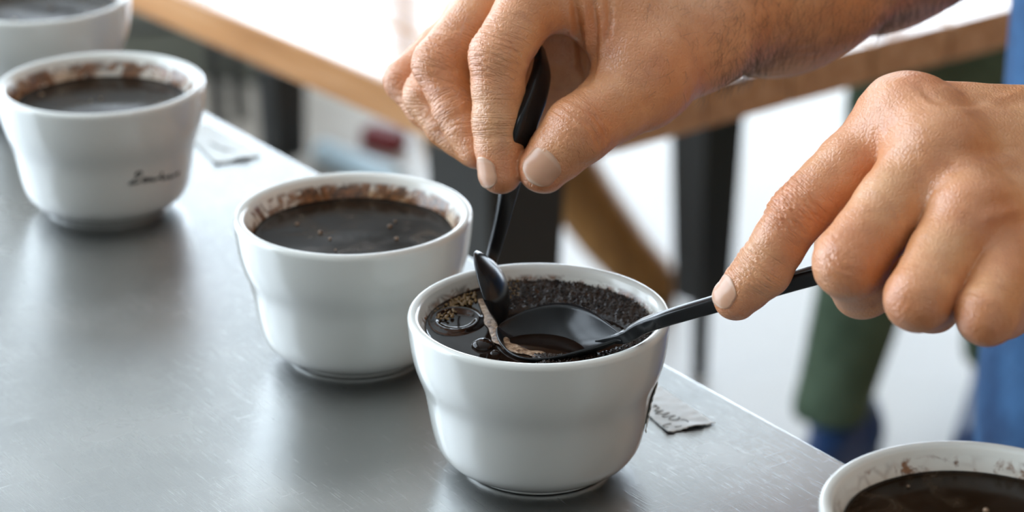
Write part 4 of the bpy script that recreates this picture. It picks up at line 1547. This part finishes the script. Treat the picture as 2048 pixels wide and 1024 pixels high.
def build_barista():
    HR, FR_, elR = right_hand()
    HL, FL_, elL = left_hand()
    ft_c = np.array([0.432, 1.30])                     # where the barista stands
    n2 = TN / np.linalg.norm(TN)
    fwd = np.array([-n2[0], -n2[1], 0.0])             # faces the steel table
    rgt = np.array([fwd[1], -fwd[0], 0.0])
    e = empty('person', (ft_c[0], ft_c[1], 0), 'person in a blue denim apron stirring the front bowl with two spoons', 'person')
    c3 = np.array([ft_c[0], ft_c[1], 0.0])
    shR = c3 + rgt * .165 + fwd * .06 + np.array([0, 0, 1.42])
    shL = c3 - rgt * .165 + fwd * .06 + np.array([0, 0, 1.42])
    HR['arm'] += [(elR, shR, .040, .050, .02)]
    HL['arm'] += [(elL, shL, .040, .050, .02)]

    def bounds(hand, pad=0.03):
        P = [p for f in hand['fingers'] for p in f.j] + [a for a, *_ in hand['arm']] + [b for _, b, *_ in hand['arm']]
        P = np.array(P)
        return P.min(0) - pad, P.max(0) + pad
    parts = []
    for hand, h in ((HR, HAND_H), (HL, HAND_H)):
        full = hand['arm']
        hand['arm'] = full[:-1]
        lo, hi = bounds(hand, 0.055)
        parts.append(build_hand(hand, h, lo, hi))
        # upper arm inside the sleeve, coarse
        a, b, ra, rb, k = full[-1]
        V, Q = mesh_sdf(lambda P: cone(P, a, b, ra, rb), np.minimum(a, b) - .06, np.maximum(a, b) + .06, 0.004)
        parts.append((V, Q, np.zeros((len(V), 2)), np.zeros((len(V), 3))))
    # neck and trunk under the clothes
    trunk = lambda P: smin(smin(cone(P, c3 + (0, 0, .95), c3 + (0, 0, 1.38), .12, .12), cone(P, shR, shL, .055, .055), .06), cone(P, c3 + fwd * .05 + (0, 0, 1.42), c3 + fwd * .09 + (0, 0, 1.52), .055, .055), .03)
    V, Q = mesh_sdf(trunk, c3 + (-.35, -.35, .75), c3 + (.35, .35, 1.7), 0.008)
    parts.append((V, Q, np.zeros((len(V), 2)), np.zeros((len(V), 3))))
    Vs, Qs, Ts, Cs, o = [], [], [], [], 0
    for V, Q, T, Cr in parts:
        Vs.append(V); Qs.append(Q + o); Ts.append(T); Cs.append(Cr); o += len(V)
    body = np_mesh('body', np.concatenate(Vs), np.concatenate(Qs), M['skin'], None, np.concatenate(Ts), np.concatenate(Cs))
    body['label'] = 'bare hands and forearms'
    adopt(body, e)
    for nm, hand, f, w, ln, bk in (('fingernail', HR, FR_['idx'], .0064, .0125, .0060), ('fingernail', HR, FR_['thu'], .0078, .0145, .0055), ('fingernail', HL, FL_['idx'], .0066, .0118, .0052)):
        adopt(nail_mesh(nm, hand, f, None, w, ln, bk), body)
    # fine hair on the forearm and wrist, packed denser to darken the shaded forearm
    Vr, Qr = parts[0][0], parts[0][1]
    px, dd = proj(Vr)
    r = np.random.default_rng(2)
    Nn = np.zeros_like(Vr)
    fnm = np.cross(Vr[Qr[:, 2]] - Vr[Qr[:, 0]], Vr[Qr[:, 3]] - Vr[Qr[:, 1]])
    for k in range(4): np.add.at(Nn, Qr[:, k], fnm)
    Nn /= np.linalg.norm(Nn, axis=1)[:, None] + 1e-12
    cand = np.nonzero((px[:, 0] > 1270) & (px[:, 0] < 2150) & (px[:, 1] < px[:, 0] * -.36 + 690) & (np.einsum('ij,ij->i', Vr - C0, Nn) < 0.02))[0]
    along = nrm(W(1400, 40, 1.025) - elR)
    HV, HF = [], []
    for i in np.concatenate([r.choice(cand, 900, replace=False), r.choice(cand[px[cand, 0] > 1400 + 60 * r.random(len(cand))], 6500, replace=False)]):
        p = Vr[i]; n_ = Nn[i]
        d_ = nrm(along * 0.6 + n_ * 0.28 + r.normal(size=3) * 0.22 - np.array([0, 0, .35]))
        ln = r.uniform(.004, .010)
        b_ = r.normal(size=3) * 0.12
        path = [p - n_ * .0003, p + d_ * ln * .5 + b_ * ln * .2 + n_ * .0006, p + d_ * ln + b_ * ln * .5 - n_ * .0002]
        v, f = tube(path, [.00005, .000045, .00002], 3, False, n_)
        o_ = len(HV); HV += list(v); HF += [tuple(j + o_ for j in q) for q in f]
    hair = mesh_obj('arm_hair', HV, HF, M['hair'])
    tag(hair, 'fine brown hair', kind='stuff')
    adopt(hair, body)
    # clothes
    def cloth_part(name, fn, lo, hi, h, mat, wr=0.004, seed=1):
        V, Q = mesh_sdf(fn, lo, hi, h)
        V = relax(V, Q, 2, 0.5)
        ee = 0.004
        N = np.stack([fn((V + ee * ax).astype(np.float32)) - fn((V - ee * ax).astype(np.float32)) for ax in np.eye(3)], 1)
        N /= np.linalg.norm(N, axis=1)[:, None] + 1e-9
        S = V * np.array([1, 1, 0.45])
        V = V + N * (wr * (0.6 * vnoise(S, 30, seed) + 0.4 * vnoise(S, 75, seed + 1)))[:, None]
        o = np_mesh(name, V, Q, mat)
        adopt(o, e)
        return o
    ax = np.stack([rgt, fwd, np.array([0, 0, 1.0])])
    def slab(P, z0, z1, a0, a1, b0, b1, off=0.0):
        """upright elliptical trunk"""
        q = (P - c3.astype(np.float32))
        z = q[:, 2]
        t = np.clip((z - z0) / (z1 - z0), 0, 1)
        u = (q @ rgt) / (a0 + (a1 - a0) * t)
        v = (q @ fwd - off) / (b0 + (b1 - b0) * t)
        r = np.sqrt(u * u + v * v) + 1e-6
        d = (r - 1) * np.minimum(a0 + (a1 - a0) * t, b0 + (b1 - b0) * t)
        return np.maximum(d, np.maximum(z0 - z, z - z1) - 0.0)
    def shirt(P):
        d = slab(P, .88, 1.45, .165, .158, .118, .112)
        d = smin(d, cone(P, shR + (0, 0, .0), shL, .068, .068), .05)
        for el, sh in ((elR, shR), (elL, shL)):
            d = smin(d, cone(P, el + (sh - el) * .38, sh, .060, .066), .03)
        return d
    cloth_part('shirt', shirt, c3 + (-.5, -.5, .8), c3 + (.4, .4, 1.6), .010, M['shirt'], .005, 3)
    hipz = .92
    def jeans(P):
        d = None
        for s in (-1, 1):
            hip = c3 + rgt * s * .085 + (0, 0, hipz - .02); kn = c3 + rgt * s * .095 + fwd * .03 + (0, 0, .50); an = c3 + rgt * s * .10 + (0, 0, .08)
            l = smin(cone(P, hip, kn, .088, .065), cone(P, kn, an, .065, .055), .02)
            d = l if d is None else smin(d, l, .02)
        d = smin(d, slab(P, .82, .98, .162, .165, .115, .116), .03)
        return np.maximum(d, .075 - P[:, 2])
    cloth_part('jeans', jeans, c3 + (-.3, -.3, .03), c3 + (.3, .3, 1.05), .010, M['jeans'], .004, 5)
    # bib apron: a wrapped shell of denim over the front and sides
    def apron(P):
        q = P - c3.astype(np.float32)
        out = slab(P, .40, 1.34, .192, .168, .142, .125)
        inn = slab(P, .38, 1.36, .185, .161, .135, .118)
        d = np.maximum(out, -inn)
        v = q @ fwd
        z = q[:, 2]
        back = np.where(z < 1.02, -.075, .03)
        return np.maximum(d, (back - v) * 0.8)
    cloth_part('apron', apron, c3 + (-.3, -.3, .3), c3 + (.3, .3, 1.4), .0055, M['denim'], .006, 8)
    for s in (-1, 1):
        def shoe(P, s=s):
            a = c3 + rgt * s * .10
            d = smin(cone(P, a + fwd * -.05 + (0, 0, .045), a + fwd * .13 + (0, 0, .035), .042, .036), cone(P, a + (0, 0, .05), a + (0, 0, .11), .045, .046), .02)
            return np.maximum(d, .002 - P[:, 2])
        V, Q = mesh_sdf(shoe, c3 + (-.35, -.35, -.02), c3 + (.35, .35, .2), .008)
        adopt(np_mesh('shoe', V, Q, M['black_leather']), e)
    return e


HAND_H = 0.0007
build_barista()


def build_seated_person():
    e = empty('person', (0.6, 2.9, 0), 'seated person in green trousers with a blue and black shoe, behind the table', 'person')
    an = W(1668, 850, 2.93); an[2] = .10
    kn = W(1812, 215, 2.90)
    hip = kn + np.array([.36, .20, .06])
    an2 = an + np.array([.22, .16, 0]); kn2 = kn + np.array([.16, .20, 0.0]); hip2 = hip + np.array([-.02, .20, 0])
    def tr(P):
        d = None
        for a, k, h in ((an, kn, hip), (an2, kn2, hip2)):
            lo = a - (k - a) * .06
            l = smin(cone(P, lo, k, .047, .060), cone(P, k, h, .062, .078), .03)
            l = np.maximum(l, a[2] - .028 - P[:, 2])
            d = l if d is None else smin(d, l, .02)
        return d
    V, Q = mesh_sdf(tr, np.array([.2, 2.5, 0]), np.array([1.25, 3.6, .75]), .008)
    V = relax(V, Q, 2)
    V[:, :2] += (0.004 * vnoise(V, 55, 3))[:, None]
    adopt(np_mesh('trousers', V, Q, M['green_cloth']), e)
    up = (hip + hip2) / 2
    def top(P):
        d = smin(cone(P, up + (0, 0, .02), up + (-.05, 0, .42), .15, .16), cone(P, up + (-.05, -.15, .48), up + (-.05, .15, .48), .07, .07), .08)
        return d
    V, Q = mesh_sdf(top, up + (-.4, -.4, -.25), up + (.4, .4, .8), .012)
    adopt(np_mesh('sweater', V, Q, M['shirt']), e)
    # ankles and feet as one skin mesh, shoes over them
    chain = [an + (0, 0, -.05), an + (kn - an) * .1, kn, hip, hip2, kn2, an2 + (kn2 - an2) * .1, an2 + (0, 0, -.05)]
    V, Q = mesh_sdf(lambda P: chain_sdf(P, chain, [.027, .029, .038, .05, .05, .038, .029, .027], .015), np.array([.2, 2.4, -.05]), np.array([1.25, 3.6, .75]), .006)
    adopt(np_mesh('body', V, Q, M['skin'], None, np.zeros((len(V), 2))), e)
    for a in (an, an2):
        def upper(P, a=a):
            g = np.array([a[0], a[1], 0])
            d = smin(cone(P, g + (.02, .03, .04), g + (-.05, -.17, .030), .038, .034), cone(P, g + (.02, .02, .045), g + (.015, .015, .07), .040, .040), .02)
            return np.maximum(np.maximum(d, .014 - P[:, 2]), P[:, 2] - .085)
        V, Q = mesh_sdf(upper, np.array([a[0] - .2, a[1] - .3, -.02]), np.array([a[0] + .2, a[1] + .2, .2]), .006)
        sh = np_mesh('shoe', V, Q, M['blue_shoe'])
        def sole(P, a=a):
            g = np.array([a[0], a[1], 0])
            d = cone(P * np.array([1, 1, .3], np.float32), g + (.02, .04, .003), g + (-.05, -.175, .003), .044, .040)
            return np.maximum(np.maximum(d, .001 - P[:, 2]), P[:, 2] - .018)
        adopt(sh, e)
        V, Q = mesh_sdf(sole, np.array([a[0] - .2, a[1] - .3, -.02]), np.array([a[0] + .2, a[1] + .2, .1]), .005)
        so = np_mesh('sole', V, Q, M['black_leather'])
        adopt(so, sh)
    return e


build_seated_person()
